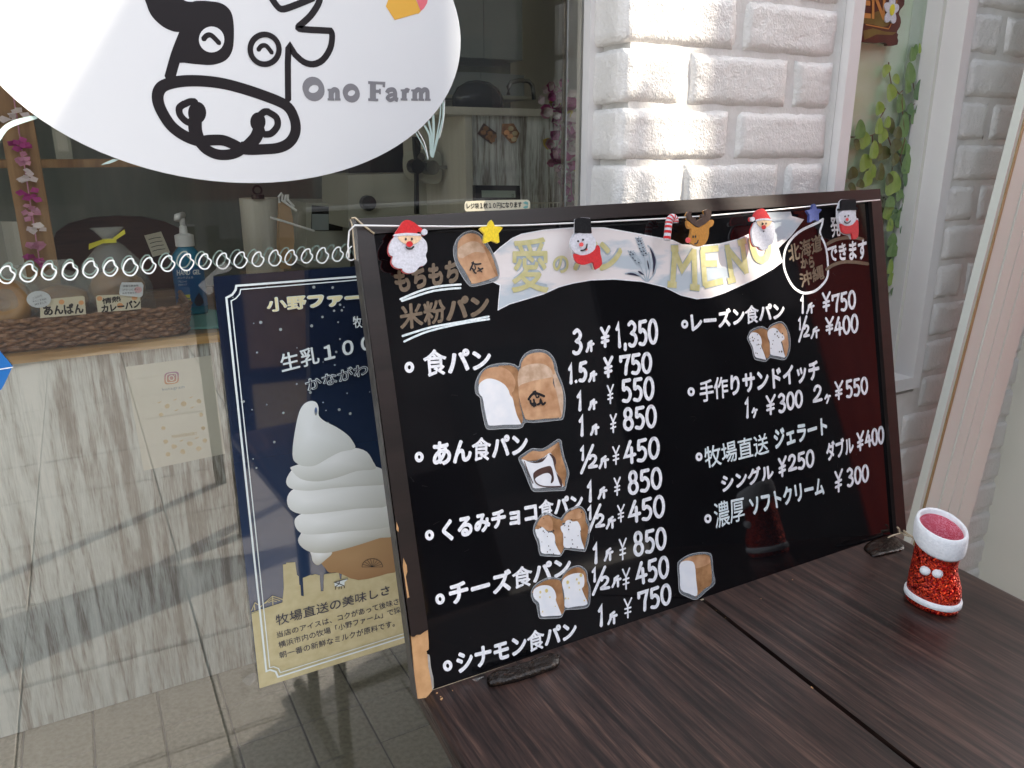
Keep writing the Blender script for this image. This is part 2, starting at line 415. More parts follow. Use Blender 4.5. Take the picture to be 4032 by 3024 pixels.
def net():
    m = mat('red_lining', (.62, .06, .10), rough=.5)
    nt = m.node_tree; N = nt.nodes; Lk = nt.links; b = N['Principled BSDF']; tc = N['Texture Coordinate']
    v = N.new('ShaderNodeTexVoronoi'); v.feature = 'DISTANCE_TO_EDGE'; v.inputs['Scale'].default_value = 480
    Lk.new(tc.outputs['Object'], v.inputs['Vector'])
    rp = N.new('ShaderNodeValToRGB'); rp.color_ramp.elements[0].position = .08; rp.color_ramp.elements[1].position = .16
    rp.color_ramp.elements[0].color = (.80, .34, .42, 1); rp.color_ramp.elements[1].color = (.60, .02, .07, 1)
    Lk.new(v.outputs['Distance'], rp.inputs[0]); Lk.new(rp.outputs[0], b.inputs['Base Color'])
    return m
M['net'] = net()
M['leaf'] = [mat('leaf_%s' % n, a, b, rough=.35, scale=60, bump=.15) for n, a, b in (('lime', (.22, .33, .06), (.32, .42, .11)), ('mid', (.13, .23, .07), (.20, .31, .11)), ('deep', (.08, .16, .065), (.14, .23, .10)), ('olive', (.08, .09, .03), (.15, .16, .06)))]
M['stem'] = mat('brown_stem', (.16, .07, .04), rough=.6)
M['poster'] = None
M['poster_tan'] = mat('poster_tan', (.50, .44, .24), (.58, .52, .31), rough=.45, scale=60)
M['poster_line'] = mat('poster_white', (.72, .80, .80), rough=.4)
M['poster_cream'] = mat('poster_cream', (.72, .68, .42), rough=.4)
M['poster_text'] = mat('poster_dark_text', (.05, .05, .07), rough=.4)
M['cone'] = mat('poster_cone', (.36, .21, .09), (.46, .29, .14), rough=.4, scale=9)
def vcol(name, rough=.4):
    m = mat(name, (.8, .8, .8), rough=rough)
    a = m.node_tree.nodes.new('ShaderNodeVertexColor'); a.layer_name = 'Col'
    m.node_tree.links.new(a.outputs[0], m.node_tree.nodes['Principled BSDF'].inputs['Base Color'])
    return m
M['print'] = vcol('colour_print')
M['whitewash'] = wood_mat('whitewashed_wood', [(.18, .158, .135), (.34, .325, .30), (.55, .575, .555), (.68, .715, .70), (.78, .80, .78)], 'z', 46, 13, rough=.5, bump=.1, fine=330, band=.75, bscale=9)
M['pine'] = wood_mat('pine', [(.40, .22, .08), (.55, .34, .14), (.66, .45, .22)], 'x', 28, 10, rough=.4, bump=.04, fine=60)
M['pine_dk'] = wood_mat('pine_post', [(.22, .11, .05), (.32, .18, .08), (.40, .24, .11)], 'z', 30, 10, rough=.5, bump=.04, fine=60)
M['counter'] = wood_mat('counter_wood', [(.12, .07, .04), (.20, .12, .07), (.26, .17, .10)], 'x', 12, 10, rough=.3, bump=.04)
M['arch'] = wood_mat('dark_oval_wood', [(.05, .022, .013), (.09, .04, .025), (.07, .03, .02)], 'x', 8, 10, rough=.4)
M['wicker'] = mat('wicker', (.13, .06, .03), (.40, .22, .12), rough=.42, scale=70, stretch=(1, 1, 3))
M['paper'] = mat('cream_paper', (.70, .69, .60), (.76, .74, .66), rough=.6, scale=6)
M['card'] = mat('cream_card', (.72, .66, .48), (.78, .72, .56), rough=.6, scale=8)
M['card_white'] = mat('white_card', (.72, .76, .80), rough=.6)
M['card_orange'] = mat('card_orange', (.85, .42, .18), rough=.6)
M['card_pink'] = mat('card_pink', (.80, .50, .52), rough=.6)
M['gel'] = mat('blue_gel_bottle', (.02, .16, .30), (.03, .26, .38), rough=.12, scale=6, trans=.12)
M['gel_label'] = mat('blue_label', (.015, .06, .25), (.02, .20, .36), rough=.3, scale=4)
M['yellow'] = mat('yellow_label', (.72, .66, .05), rough=.4)
M['plastic'] = mat('white_plastic', (.72, .73, .72), rough=.3)
M['mint'] = mat('mint_mat', (.20, .46, .42), rough=.5)
M['cello'] = mat('cellophane', (.55, .58, .55), rough=.08, spec=.8, trans=.72, bump=.8, bscale=14, bdist=.02)
M['bun'] = mat('bun', (.30, .14, .045), (.48, .27, .10), rough=.35, scale=12)
M['grey_panel'] = mat('grey_cabinet', (.30, .34, .34), (.35, .39, .39), rough=.4, scale=3)
M['dark_wall'] = mat('interior_wall', (.19, .21, .185), (.26, .27, .235), rough=.8, scale=3, stretch=(4, 4, .4))
M['wall_in'] = mat('interior_plaster', (.62, .61, .54), (.68, .67, .60), rough=.8, scale=4)
M['ceil'] = mat('interior_ceiling', (.75, .75, .72), rough=.8)
M['machine'] = mat('cream_machine', (.42, .42, .34), (.47, .47, .40), rough=.4, scale=4)
M['roll'] = mat('paper_roll', (.52, .50, .42), (.58, .56, .48), rough=.7, scale=6, stretch=(6, 6, .4))
M['steel'] = mat('steel', (.35, .36, .36), rough=.25, metal=.9)
M['black'] = mat('black_plastic', (.012, .013, .014), rough=.3)
M['lcd'] = mat('lcd', (.34, .42, .36), rough=.3)
M['lei'] = mat('lei_purple', (.32, .02, .16), (.42, .05, .24), rough=.5, scale=60)
M['lei_w'] = mat('lei_white', (.62, .50, .52), (.70, .62, .60), rough=.5, scale=60)
M['lei_y'] = mat('lei_yellow', (.60, .48, .08), rough=.5)
M['lei_p'] = mat('lei_pink', (.50, .18, .30), (.6, .30, .4), rough=.5, scale=60)
M['blue_sign'] = mat('blue_sign', (.005, .13, .42), rough=.3)
M['tile'] = mat('grey_floor_tile', (.26, .235, .19), (.36, .33, .27), rough=.55, scale=90, bump=.3, bscale=160)
M['tile2'] = mat('grey_paving', (.27, .25, .24), (.37, .35, .33), rough=.75, scale=50, bump=.4, bscale=130)
M['grout'] = mat('tile_joint', (.15, .14, .13), rough=.9)
M['kraft'] = mat('kraft_paper', (.38, .24, .12), (.46, .31, .17), rough=.7, scale=20)
M['red_sunshade_fabric'] = mat('red_sunshade_fabric', (.46, .025, .015), (.58, .05, .03), rough=.7, scale=5, stretch=(4, 4, .5))
M['dark_fabric'] = mat('dark_sunshade_and_face', (.012, .013, .02), (.02, .02, .028), rough=.6, scale=5)
M['beige_sunshade_post'] = mat('beige_sunshade_post', (.45, .36, .26), rough=.5)
M['facade'] = mat('far_facade', (.07, .07, .075), (.10, .10, .105), rough=.8, scale=2)
M['facade_dk'] = mat('far_windows', (.03, .035, .045), rough=.15)
M['sign_brown'] = mat('carved_sign_brown', (.06, .016, .012), (.10, .03, .02), rough=.35, scale=30)
M['sign_olive'] = mat('carved_sign_olive', (.13, .09, .02), (.2, .15, .04), rough=.35, scale=30)
M['sign_orange'] = mat('sign_orange', (.55, .24, .06), rough=.4)
M['pale_back'] = mat('pale_green_backing', (.74, .77, .57), (.86, .86, .72), rough=.6, scale=9, stretch=(1, 1, 2.5))
M['speckle'] = mat('speckled_paper', (.20, .10, .07), (.66, .62, .50), rough=.6, scale=110, lo=.42, hi=.5)
M['insta_o'] = vcol('badge_print')
M['insta_b'] = mat('slate_blue_print', (.12, .20, .28), rough=.5)
M['gold_print'] = mat('ochre_print', (.52, .42, .22), rough=.5)
M['bread_print'] = mat('bread_print', (.60, .45, .22), (.68, .55, .32), rough=.5, scale=80)

# ------------------------------------------------------------------ lettering
_gc = {}
def glyph(ch, bold=0.):
    k = (ch, bold)
    if k in _gc: return _gc[k]
    cu = bpy.data.curves.new('t', 'FONT'); cu.body = ch; cu.size = 1; cu.resolution_u = 4
    o = bpy.data.objects.new('t', cu); COL.objects.link(o)
    dg = bpy.context.evaluated_depsgraph_get(); me = o.evaluated_get(dg).to_mesh()
    v = [(p.co.x, p.co.y) for p in me.vertices]; f = [tuple(p.vertices) for p in me.polygons]
    bpy.data.objects.remove(o); bpy.data.curves.remove(cu)
    _gc[k] = (v, f); return _gc[k]
OFFS = [(0, 0)] + [(cos(PI / 4 * k), sin(PI / 4 * k)) for k in range(8)]
LAY = [0]
def lift():
    LAY[0] = (LAY[0] + 1) % 12
    return LAY[0] * 2.5e-5
def bil(Q, x, y):
    tl, tr, br, bl = Q
    return tuple((bl[k] * (1 - x) + br[k] * x) * (1 - y) + (tl[k] * (1 - x) + tr[k] * x) * y for k in (0, 1))
def write(mb, S, Q, s, h, bold=.03, jit=.0, seed=1):
    """a line of type in the quad Q (surface coordinates TL,TR,BR,BL)"""
    rnd = random.Random(seed * 31 + len(s)); V = []; F = []; x = 0
    BC = []
    for ch in s:
        if ch == ' ': x += .5; continue
        v, f = glyph(ch)
        if not v: x += .5; continue
        if ord(ch) > 0x2fff: adv = 1.0; x0 = 0
        else:
            xs = [p[0] for p in v]; x0 = min(xs); adv = max(xs) - min(xs) + .09
        a = rnd.uniform(-jit, jit) * 1.5; sc = 1 + rnd.uniform(-jit, jit); dy = rnd.uniform(-jit, jit) * .5
        n = len(V); cx, cy = .5, .38; BC += [bold * 1.25 * (.5 if 0x4e00 <= ord(ch) <= 0x9fff else 1)] * len(v)
        for p in v:
            qx, qy = p[0] - x0 - cx, p[1] - cy
            V.append((x + cx + (qx * cos(a) - qy * sin(a)) * sc, cy + (qx * sin(a) + qy * cos(a)) * sc + dy))
        F += [tuple(i + n for i in q) for q in f]; x += adv
    xs = [p[0] for p in V]; ys = [p[1] for p in V]
    x0, x1, y0, y1 = min(xs), max(xs), min(ys), max(ys)
    hh = h + lift(); bb = bold * 1.25
    x0 -= bb; x1 += bb; y0 -= bb; y1 += bb
    for i, (ox, oy) in enumerate(OFFS if bold > .004 else OFFS[:1]):
        mb.add([S.pt(*bil(Q, (p[0] + ox * q - x0) / (x1 - x0), (p[1] + oy * q - y0) / max(1e-6, y1 - y0)), hh + i * 3e-6) for p, q in zip(V, BC)], F)
def eo(cx, cy, rx, ry, n=16): return [(cx + rx * sin(2 * PI * k / n), cy + ry * cos(2 * PI * k / n)) for k in range(n + 1)]
ST = {'0': [eo(.5, .5, .42, .47)], '1': [[(.22, .74), (.56, .98), (.52, .0)]],
      '2': [[(.08, .72), (.22, .93), (.52, .99), (.78, .83), (.72, .58), (.40, .28), (.05, .04), (.95, .10)]],
      '3': [[(.12, .88), (.45, .99), (.78, .82), (.68, .62), (.40, .52), (.72, .44), (.86, .24), (.62, .03), (.28, .0), (.08, .08)]],
      '4': [[(.58, 1.), (.05, .32), (.98, .36)], [(.66, .70), (.66, .0)]],
      '5': [[(.24, .97), (.20, .56), (.50, .62), (.80, .46), (.82, .22), (.55, .02), (.10, .06)], [(.22, .94), (.88, .97)]],
      '7': [[(.06, .70), (.10, .93), (.92, .95), (.62, .45), (.52, .0)]], '8': [eo(.5, .75, .30, .23), eo(.5, .26, .38, .26)],
      ',': [[(.5, .10), (.38, -.14)]], '.': [[(.45, .04), (.52, .03)]], '/': [[(.95, 1.05), (.05, -.1)]],
      'Y': [[(.05, .98), (.48, .58)], [(.95, 1.0), (.48, .58), (.50, .0)], [(.12, .46), (.86, .52)], [(.12, .24), (.86, .30)]],
      'K': [[(.72, 1.), (.28, .78), (.24, .40), (.0, .0)], [(.26, .60), (1., .70)], [(.66, .64), (.68, .0)]],
      'k': [[(.40, 1.), (.05, .55)], [(.28, .76), (1., .80)], [(.72, .78), (.62, .4), (.35, .0)]]}
ROUND = set('0238')
def digits(mb, S, Q, s, h, w):
    n = sum(.45 if c in ',.' else (.6 if c == '1' else 1) for c in s) + .12 * (len(s) - 1); x = 0
    for c in s:
        cw = .45 if c in ',.' else (.6 if c == '1' else 1)
        for st in ST[c]:
            P = [(x + p[0] * cw, p[1]) for p in st]
            if c in '0238' or (c == '5' and len(st) > 3): P = smoothp(P, 4)
            mb.stroke(S, [bil(Q, p[0] / n, p[1]) for p in P], w, h + lift())
        x += cw + .12
def half(mb, S, Q, h, w):
    sub = lambda x0, x1, y0, y1: [bil(Q, x0, y1), bil(Q, x1, y1), bil(Q, x1, y0), bil(Q, x0, y0)]
    digits(mb, S, sub(.0, .32, .45, 1.), '1', h, w); digits(mb, S, sub(.05, .78, .0, 1.), '/', h, w); digits(mb, S, sub(.52, 1., .12, .62), '2', h, w)
def bq(c, *pts): return [PANEL.uv(px(c, *p)) for p in pts]
def rectq(c, x0, y0, x1, y1, slope=-.12):
    dy = (x1 - x0) * slope
    return bq(c, (x0, y0 - dy / 2), (x1, y0 + dy / 2), (x1, y1 + dy / 2), (x0, y1 - dy / 2))

# ================================================================== SETTING
def rect(x0, y0, x1, y1): return [(x0, y0), (x1, y0), (x1, y1), (x0, y1)]
gnd = MB(); gnd.box(-30, 30, -30, GD - .03, -.2, -.006)
gnd.build('ground', M['grout'])
tag(bpy.data.objects['ground'], kind='structure')
fl = MB().box(-4, 3, GD + .03, 5.2, -.2, -.006).build('shop_floor', M['grout']); tag(fl, kind='structure')
sill = MB().box(-4, .66, GD - .03, GD + .03, -.2, .03).build('window_threshold', M['black_metal']); tag(sill, kind='structure')
def tiles(parent, name, x0, x1, y0, y1, sx, sy, m, gap=.004, shear=0.):
    proto = None; r = random.Random(3); n = 0
    y = y0; j = 0
    while y < y1 - .01 and n < 290:
        x = x0
        while x < x1 - .01 and n < 290:
            if proto is None:
                b = MB(); g = gap / 2; e = .0025
                lo = [(g, g, -.005), (sx - g, g, -.005), (sx - g, sy - g, -.005), (g, sy - g, -.005)]
                hi = [(g + e, g + e, 0), (sx - g - e, g + e, 0), (sx - g - e, sy - g - e, 0), (g + e, sy - g - e, 0)]
                b.add(lo + hi, [(4, 5, 6, 7), (0, 1, 5, 4), (1, 2, 6, 5), (2, 3, 7, 6), (3, 0, 4, 7)])
                proto = b.build(name, m); o = proto
            else:
                o = proto.copy(); COL.objects.link(o)
            o.parent = parent; ROOT[o.name] = ROOT[parent.name]
            o.location = (x + r.uniform(-.0005, .0005), y, r.uniform(-.001, .0006)); x += sx; n += 1
        y += sy; j += 1
ROOT['ground'] = ROOT['shop_floor'] = Vector((0, 0, 0))
tiles(fl, 'floor_tile', -.59, .95, GD + .04, 2.6, .1515, .155, M['tile'])
tiles(bpy.data.objects['ground'], 'paving_slab', -3.0, 3.3, -4.2, .97, .45, .45, M['tile2'], gap=.004)
def room(name, m, *b): return tag(MB().box(*b).build(name, m), kind='structure')
room('interior_wall', M['dark_wall'], -4, 3, 4.0, 4.1, 0, 2.9)
room('interior_side_wall', M['wall_in'], 2.2, 2.3, 1.05, 4.0, 0, 2.9)
room('interior_ceiling', M['ceil'], -4, 3, GD + .03, 4.1, 2.75, 2.85)
room('interior_side_wall', M['wall_in'], -3.6, -3.5, 1.05, 4.0, 0, 2.9)

# ------------------------------------------------------------------ brick walls
CZ = 1.543; CH = .0775                       # centre of the top visible course, course height
def brick_mesh(w, h, d, seed, ret=False):
    """one rough painted brick, front at y=0 going back d; origin at its lower left front corner"""
    r = random.Random(seed); nx, nz = max(5, int(w / .0085)), 9
    V = []; F = []
    def P(x, y, z):
        q = Vector((x + seed * 3.1, y, z + seed))
        k = noise.noise(q * 24) * .0018 + noise.noise(q * 75) * .0014
        return k
    rr = .0042
    for j in range(nz + 1):
        for i in range(nx + 1):
            x, z = w * i / nx, h * j / nz
            ex_ = min(x, w - x); ez = min(z, h - z); e = min(ex_, ez)
            y = rr - math.sqrt(max(0, rr * rr - (rr - min(e, rr)) ** 2)) if e < rr else 0
            wob = noise.noise(Vector((x * 22 + seed, z * 22, 5))) * .003
            xx = x + (wob if ex_ < 1e-6 else 0); zz = z + (noise.noise(Vector((x * 30 + seed, 9, j))) * .0028 if ez < 1e-6 else 0)
            V.append((xx, y + P(x, 0, z) + (.0015 if e < 1e-6 else 0), zz))
    for j in range(nz):
        for i in range(nx):
            a = j * (nx + 1) + i; F.append((a, a + 1, a + nx + 2, a + nx + 1))
    ring = [i for i in range(nx + 1)] + [j * (nx + 1) + nx for j in range(1, nz + 1)] + [nz * (nx + 1) + i for i in range(nx - 1, -1, -1)] + [j * (nx + 1) for j in range(nz - 1, 0, -1)]
    b0 = len(V)
    for k in ring: V.append((V[k][0], d, V[k][2]))
    n = len(ring)
    for k in range(n): F.append((ring[(k + 1) % n], ring[k], b0 + k, b0 + (k + 1) % n))
    return V, F
def side_brick(w, h, d, seed):
    V, F = brick_mesh(w, h, d, seed)
    return V, F
def lay(parent, spec, z0, h=.0688, D=BD, d=.04):
    for x0, x1, sd in spec:
        V, F = brick_mesh(x1 - x0, h, d, sd)
        obj('brick', [Vector((v[0] + x0, v[1] + D, v[2] + z0)) for v in V], F, M['brick'], parent, smooth=True)
pillar = thing('brick_pillar', 'white painted brick pillar between the shop window and the narrow framed window', 'brick wall', (.9, BD, 0))
MB().box(.70, 1.122, BD + .0056, GD + .012, 0, 2.9).build('mortar_bed', M['mortar'], pillar)
k = 0
for i in range(-5, 19):
    z0 = CZ - .0345 - i * CH
    if z0 < .05: continue
    if i % 2 == 0: sp = [(.685, .889, i + 30), (.906, 1.105, i + 60)]
    else: sp = [(.685, .790, i + 30), (.808, 1.003, i + 60), (1.020, 1.107, i + 90)]
    lay(pillar, sp, z0)
    # the face of the corner brick that looks towards the glass
    V, F = brick_mesh(.07, .0688, .03, i + 120)
    obj('brick', [Vector((.6835 + v[1] * .7, BD + .0065 + (.07 - v[0]), z0 + v[2])) for v in V], F, M['brick'], pillar, smooth=True)
MB().box(.676, .70, GD - .019, GD + .012, 0, 2.9).build('corner_strip', M['white_gloss'], pillar)
wall2 = thing('brick_wall', 'white painted brick wall right of the framed window, behind the leaning board', 'brick wall', (1.7, BD, 0))
MB().box(1.446, 3.2, BD + .0056, 1.12, 0, 2.9).build('mortar_bed', M['mortar'], wall2)
MB().box(1.122, 1.446, BD + .0056, 1.12, 0, .896).build('mortar_bed', M['mortar'], wall2)
for i in range(-5, 19):
    z0 = CZ + .0255 - .031 - .0005 - (i - 0) * .0755
    if z0 < .05: continue
    x = 1.468 if i % 2 else 1.462; sp = []
    if z0 + .0645 < .90: x -= .355 - (.1 if i % 2 else 0)
    L = [.199] if i % 2 else [.083, .199]
    q = 0
    while x < 2.5:
        w = L[min(q, len(L) - 1)] if q < len(L) else .199
        sp.append((x, x + w, i + 200 + q * 31)); x += w + .018; q += 1
    lay(wall2, sp, z0, h=.065)

# ------------------------------------------------------------------ the narrow framed window with its plants
fz0, fz1, fx0, fx1 = .909, 2.6, 1.123, 1.440
nw = thing('side_window', 'narrow recessed window in a white frame, between the two stretches of white brick', 'window', (1.28, BD, .909))
def fbar(nm, m, *b): return MB().box(*b).build(nm, m, nw)
fbar('frame', M['white_gloss'], fx0, fx0 + .0255, .915, .97, fz0, fz1)
fbar('frame', M['white_gloss'], fx1 - .0245, fx1, .915, .97, fz0, fz1)
fbar('frame', M['white_gloss'], fx0 + .0255, fx1 - .0245, .915, .97, fz0, fz0 + .0245)
fbar('sash', M['sage_paint'], 1.4015, fx1 - .0247, .957, 1.0, fz0 + .0247, fz1)
fbar('sash', M['sage_paint'], fx0 + .0257, fx0 + .032, .957, 1.0, fz0 + .0247, fz1)
fbar('sash', M['sage_paint'], fx0 + .032, 1.4015, .957, 1.0, fz0 + .0247, fz0 + .034)
fbar('sash_bead', M['white_gloss'], 1.3995, 1.4013, .953, .984, fz0 + .034, fz1)
fbar('pane', M['glass_r'], fx0 + .032, 1.4013, .985, .988, fz0 + .034, fz1)
fbar('inner_post', M['sage_paint'], 1.373, 1.4013, .992, 1.05, fz0 + .034, fz1)
MB().box(1.15, 1.3725, .994, .998, 1.285, fz1).build('backing_paper', M['pale_back'], nw)
MB().box(1.15, 1.3725, .9945, .9985, fz0, 1.2845).build('backing_paper', M['speckle'], nw)
# carved sign
SG = wall(.983)
sgn = thing('carved_open_sign', 'dark brown carved wooden sign with orange letters and a white flower, in the narrow window', 'sign', SG.pt(*SG.uv(px('T', 480, 180))))
P = SG.c('T', [(150, -260), (655, -260), (668, -80), (655, 45), (620, 90), (612, 118), (626, 150), (630, 185), (620, 225), (600, 255), (596, 272), (607, 285), (600, 310), (608, 335), (600, 368), (560, 378), (516, 376), (516, 362), (480, 350), (430, 356), (340, 346), (150, 340)])
MB().slab(SG, P, 0, .006).build('plaque', M['sign_brown'], sgn)
m = MB(); m.flat(SG, SG.c('T', [(330, 135), (440, 95), (500, 110), (560, 150), (520, 215), (480, 225), (400, 205), (320, 195)]), .0063); m.flat(SG, SG.c('T', [(320, 255), (400, 235), (500, 262), (590, 268), (560, 290), (430, 285), (330, 330)]), .0063)
m.build('plaque_carving', M['sign_olive'], sgn)
m = MB(); write(m, SG, SG.c('T', [(60, -130), (503, -80), (493, 172), (90, 128)]), 'OPEN', .0067, bold=.012)
m.stroke(SG, SG.c('T', [(600, -60), (575, 185), (545, 200), (540, 215), (525, 240), (340, 205)]), .0018, .0068)
m.build('sign_lettering', M['sign_orange'], sgn)
m = MB()
for a in range(5):
    cx_, cy_ = SG.uv(px('T', 541, 92)); t = a * 2 * PI / 5 + .3
    m.slab(SG, ell(cx_ + .010 * cos(t), cy_ + .013 * sin(t), .0105, .0075, 14, math.degrees(t)), .0065 + a * .0002, .0085 + a * .0003)
fl_ = m.build('flower', M['f_white'], sgn)
m = MB(); m.slab(SG, ell(*SG.uv(px('T', 541, 88)), .0055, .009, 12), .0085, .0112); m.build('flower_centre', M['yellow'], fl_)
# leaves on the glass
ivy = thing('ivy_spray', 'spray of heart shaped green leaves on brown stems climbing the narrow window', 'plant', (1.27, .99, .95))
LS = wall(.9835)
rl = random.Random(11)
def leaf(q, L, W, ang, mi, h, D=None):
    S = D or LS; cx_, cy_ = S.uv(q); pts = []
    for k in range(18):
        t = k / 18 * 2 * PI
        r_ = 1 - .22 * max(0, cos(t - PI)) ** 6
        x = sin(t) * W * (1 - .25 * cos(t)); y = cos(t) * L * r_
        pts.append((x, y))
    ca, sa = cos(ang), sin(ang)
    v = [S.pt(cx_ + x * ca - y * sa, cy_ + x * sa + y * ca, h + .0015 * abs(x) / W + .0012) for x, y in pts]
    n = len(v)
    v.append(S.pt(cx_, cy_, h + .0004))
    obj('leaf', v, [(n, (k + 1) % n, k) for k in range(n)], M['leaf'][mi], ivy)
TL = [(760, 410, 46, 22, 10, 1), (792, 400, 42, 12, -8, 0), (730, 450, 60, 26, -12, 1), (512, 578, 45, 34, -35, 0), (590, 645, 38, 30, 20, 0), (700, 610, 92, 40, -14, 1),
      (765, 745, 85, 36, 6, 2), (540, 760, 72, 38, -28, 0), (670, 715, 60, 24, -18, 1), (640, 850, 80, 34, -15, 1), (835, 765, 55, 26, -20, 2), (462, 888, 55, 34, -20, 0),
      (742, 960, 60, 30, -5, 1), (705, 890, 48, 30, 20, 2), (775, 890, 55, 32, 10, 2), (290, 1063, 78, 38, -5, 1), (440, 1037, 68, 30, 0, 0), (505, 1000, 48, 26, 8, 0),
      (560, 1020, 50, 46, 40, 3), (665, 1030, 110, 40, 0, 1), (340, 1145, 75, 40, -25, 0), (275, 1175, 36, 32, 40, 3), (480, 1105, 68, 38, -25, 0), (600, 1085, 52, 36, 15, 3),
      (800, 1020, 85, 32, -15, 2), (575, 1195, 60, 46, -25, 3), (395, 1230, 78, 34, 0, 0), (660, 1200, 70, 34, 10, 1), (765, 1190, 78, 34, -20, 1), (495, 1255, 60, 54, -10, 3),
      (690, 1225, 50, 22, -10, 1), (340, 1330, 72, 46, -20, 0), (440, 1215, 50, 36, 10, 3), (575, 1300, 60, 30, -25, 3), (735, 1300, 60, 30, 0, 2), (660, 1340, 95, 38, 0, 1),
      (250, 1415, 52, 38, -10, 3), (405, 1400, 60, 34, 5, 0), (468, 1410, 76, 34, 0, 3), (360, 1465, 68, 36, -12, 0), (300, 1500, 36, 32, 10, 3), (560, 1500, 105, 62, -15, 0),
      (735, 1385, 62, 32, 5, 2), (655, 1450, 34, 44, 60, 2), (520, 1465, 50, 30, -20, 3), (690, 1530, 55, 38, -20, 2), (740, 1500, 60, 18, -5, 1), (240, 1530, 34, 36, 30, 3), (620, 1590, 60, 30, -25, 1), (680, 1620, 60, 36, 10, 1), (540, 1650, 50, 40, 0, 1)]
UL = [(545, 60, 92, 44, 10, 0), (600, 95, 45, 40, 40, 2), (650, 120, 95, 60, -5, 1), (680, 30, 60, 45, 10, 2), (560, 300, 60, 40, 5, 1), (560, 385, 66, 46, 0, 1), (650, 330, 80, 42, -8, 1), (530, 180, 60, 28, 0, 0),
      (640, 210, 50, 32, 8, 2), (690, 230, 46, 28, 0, 2), (590, 470, 70, 36, -12, 2), (640, 480, 60, 34, 15, 2), (610, 550, 65, 38, 0, 1), (555, 620, 60, 34, -15, 0), (540, 520, 70, 26, 0, 0), (600, 690, 50, 34, 10, 1),
      (610, 740, 84, 34, 0, 1), (560, 720, 40, 34, 30, 2), (575, 800, 50, 30, -20, 2), (545, 760, 45, 26, 20, 1), (585, 880, 62, 30, 0, 1), (560, 940, 55, 26, -20, 2), (575, 1010, 60, 24, 5, 1), (690, 90, 60, 20, 0, 1), (560, 130, 40, 34, -50, 2)]
for crop, LST in (('T', TL), ('U', UL)):
    for n_, (x, y, L_, W_, a_, mi_) in enumerate(LST):
        k_ = 1 / 2.0738 / 2300 * 1.0
        leaf(px(crop, x, y), L_ * k_ * 1.12, W_ * k_ * 1.75, rad(-a_ * 1.2), mi_, .0005 + (n_ % 9) * .0009)
m = MB()
for pts in ([(548, 508), (556, 610), (570, 690), (635, 770), (660, 740)], [(520, 885), (480, 960), (440, 1090), (400, 1110), (240, 1120)], [(735, 620), (745, 665), (770, 840), (690, 900)], [(660, 770), (655, 830), (680, 1140), (640, 1300), (690, 1480)], [(415, 1105), (420, 1200), (400, 1300), (370, 1480)], [(520, 1050), (560, 1170), (600, 1290), (570, 1420)]):
    m.tube([LS.pt(*LS.uv(px('T', *p)), .0016) for p in pts], .0011, 5)
m.build('stem', M['stem'], ivy)

# ------------------------------------------------------------------ leaning cream board and the door frame at the far right
lb = thing('leaning_panel', 'tall cream grooved panel with a brass edge leaning right of the table', 'panel', (1.45, .86, 0))
LP = wall(.852)
a0 = LP.uv((3912, 800)); a1 = LP.uv((3577, 2101))
dx_, dy_ = a0[0] - a1[0], a0[1] - a1[1]; ln = math.hypot(dx_, dy_); dx_ /= ln; dy_ /= ln
LQ = Surf(LP.pt(*a1), LP.ex * dy_ - LP.ey * dx_, LP.ex * dx_ + LP.ey * dy_)
wR = LQ.uv((3789, 2048))[0]
wM = LQ.uv((3702, 2014.7))[0]
dn, upz = -(LQ.O.z - .02) / dy_, 1.5
MB().slab(LQ, rect(-.012, dn, -.003, upz), .0, .016).build('cream_edge', M['cream_paint'], lb)
MB().slab(LQ, rect(-.003, dn, .0035, upz), .002, .018).build('brass_strip', M['brass'], lb)
x = .0035
for i, (q0, q1, hh) in enumerate(((.0035, .0075, .008), (.0075, wM * .52, .016), (wM * .52, wM * .60, .0135), (wM * .60, wM - .003, .016), (wM - .003, wM, .008), (wM, wM + .034, .016), (wM + .034, wM + .040, .0125), (wM + .040, wR, .0155))):
    MB().slab(LQ, rect(q0 + .0002, dn, q1 - .0002, upz), .0, hh).build('board_strip', M['cream_paint'] if hh > .01 else M['stem'], lb)
df = thing('door_frame', 'pale sage and pink door frame at the far right edge', 'door frame', (1.95, .88, 0))
MB().box(1.806, 1.93, .80, BD + .007, 0, 2.9).build('jamb', M['sage_paint'], df)
MB().box(1.931, 2.6, .78, BD + .007, 0, 2.9).build('door_panel', M['cream_paint'], df)

# ------------------------------------------------------------------ shop window
sw = thing('shop_window', 'large double glazed shop front window left of the brick pillar', 'window', (-.5, GD, 0))
MB().box(-3.5, .646, GD - .003, GD + .003, .03, 2.75).build('pane', M['glass'], sw)
MB().box(.6485, .676, GD - .003, GD + .003, .03, 2.75).build('pane', M['glass'], sw)
MB().box(.6462, .6483, GD - .006, GD + .006, .03, 2.75).build('glass_joint', M['steel'], sw)
MB().box(-4, -3.5, GD - .03, GD + .03, 0, 2.9).build('jamb', M['black_metal'], sw)
MB().box(-3.5, .70, GD - .03, GD + .03, 2.75, 2.9).build('head', M['white_gloss'], sw)
OV = wall(GD - .0045)
ov = thing('oval_logo_sticker', 'big white oval sticker with a laughing cow head logo on the shop window', 'window sticker', OV.pt(.202, 1.507))
MB().slab(OV, ell(.2023, 1.5068, .2774, .1787, n=96), 0, .0006).build('white_oval', M['vinyl'], ov)
m = MB()
def NS(pts, w, closed=False, k=5, h=.0008): m.stroke(OV, smoothp(OV.c('N', pts), k, closed), w * .000372, h + lift(), closed)
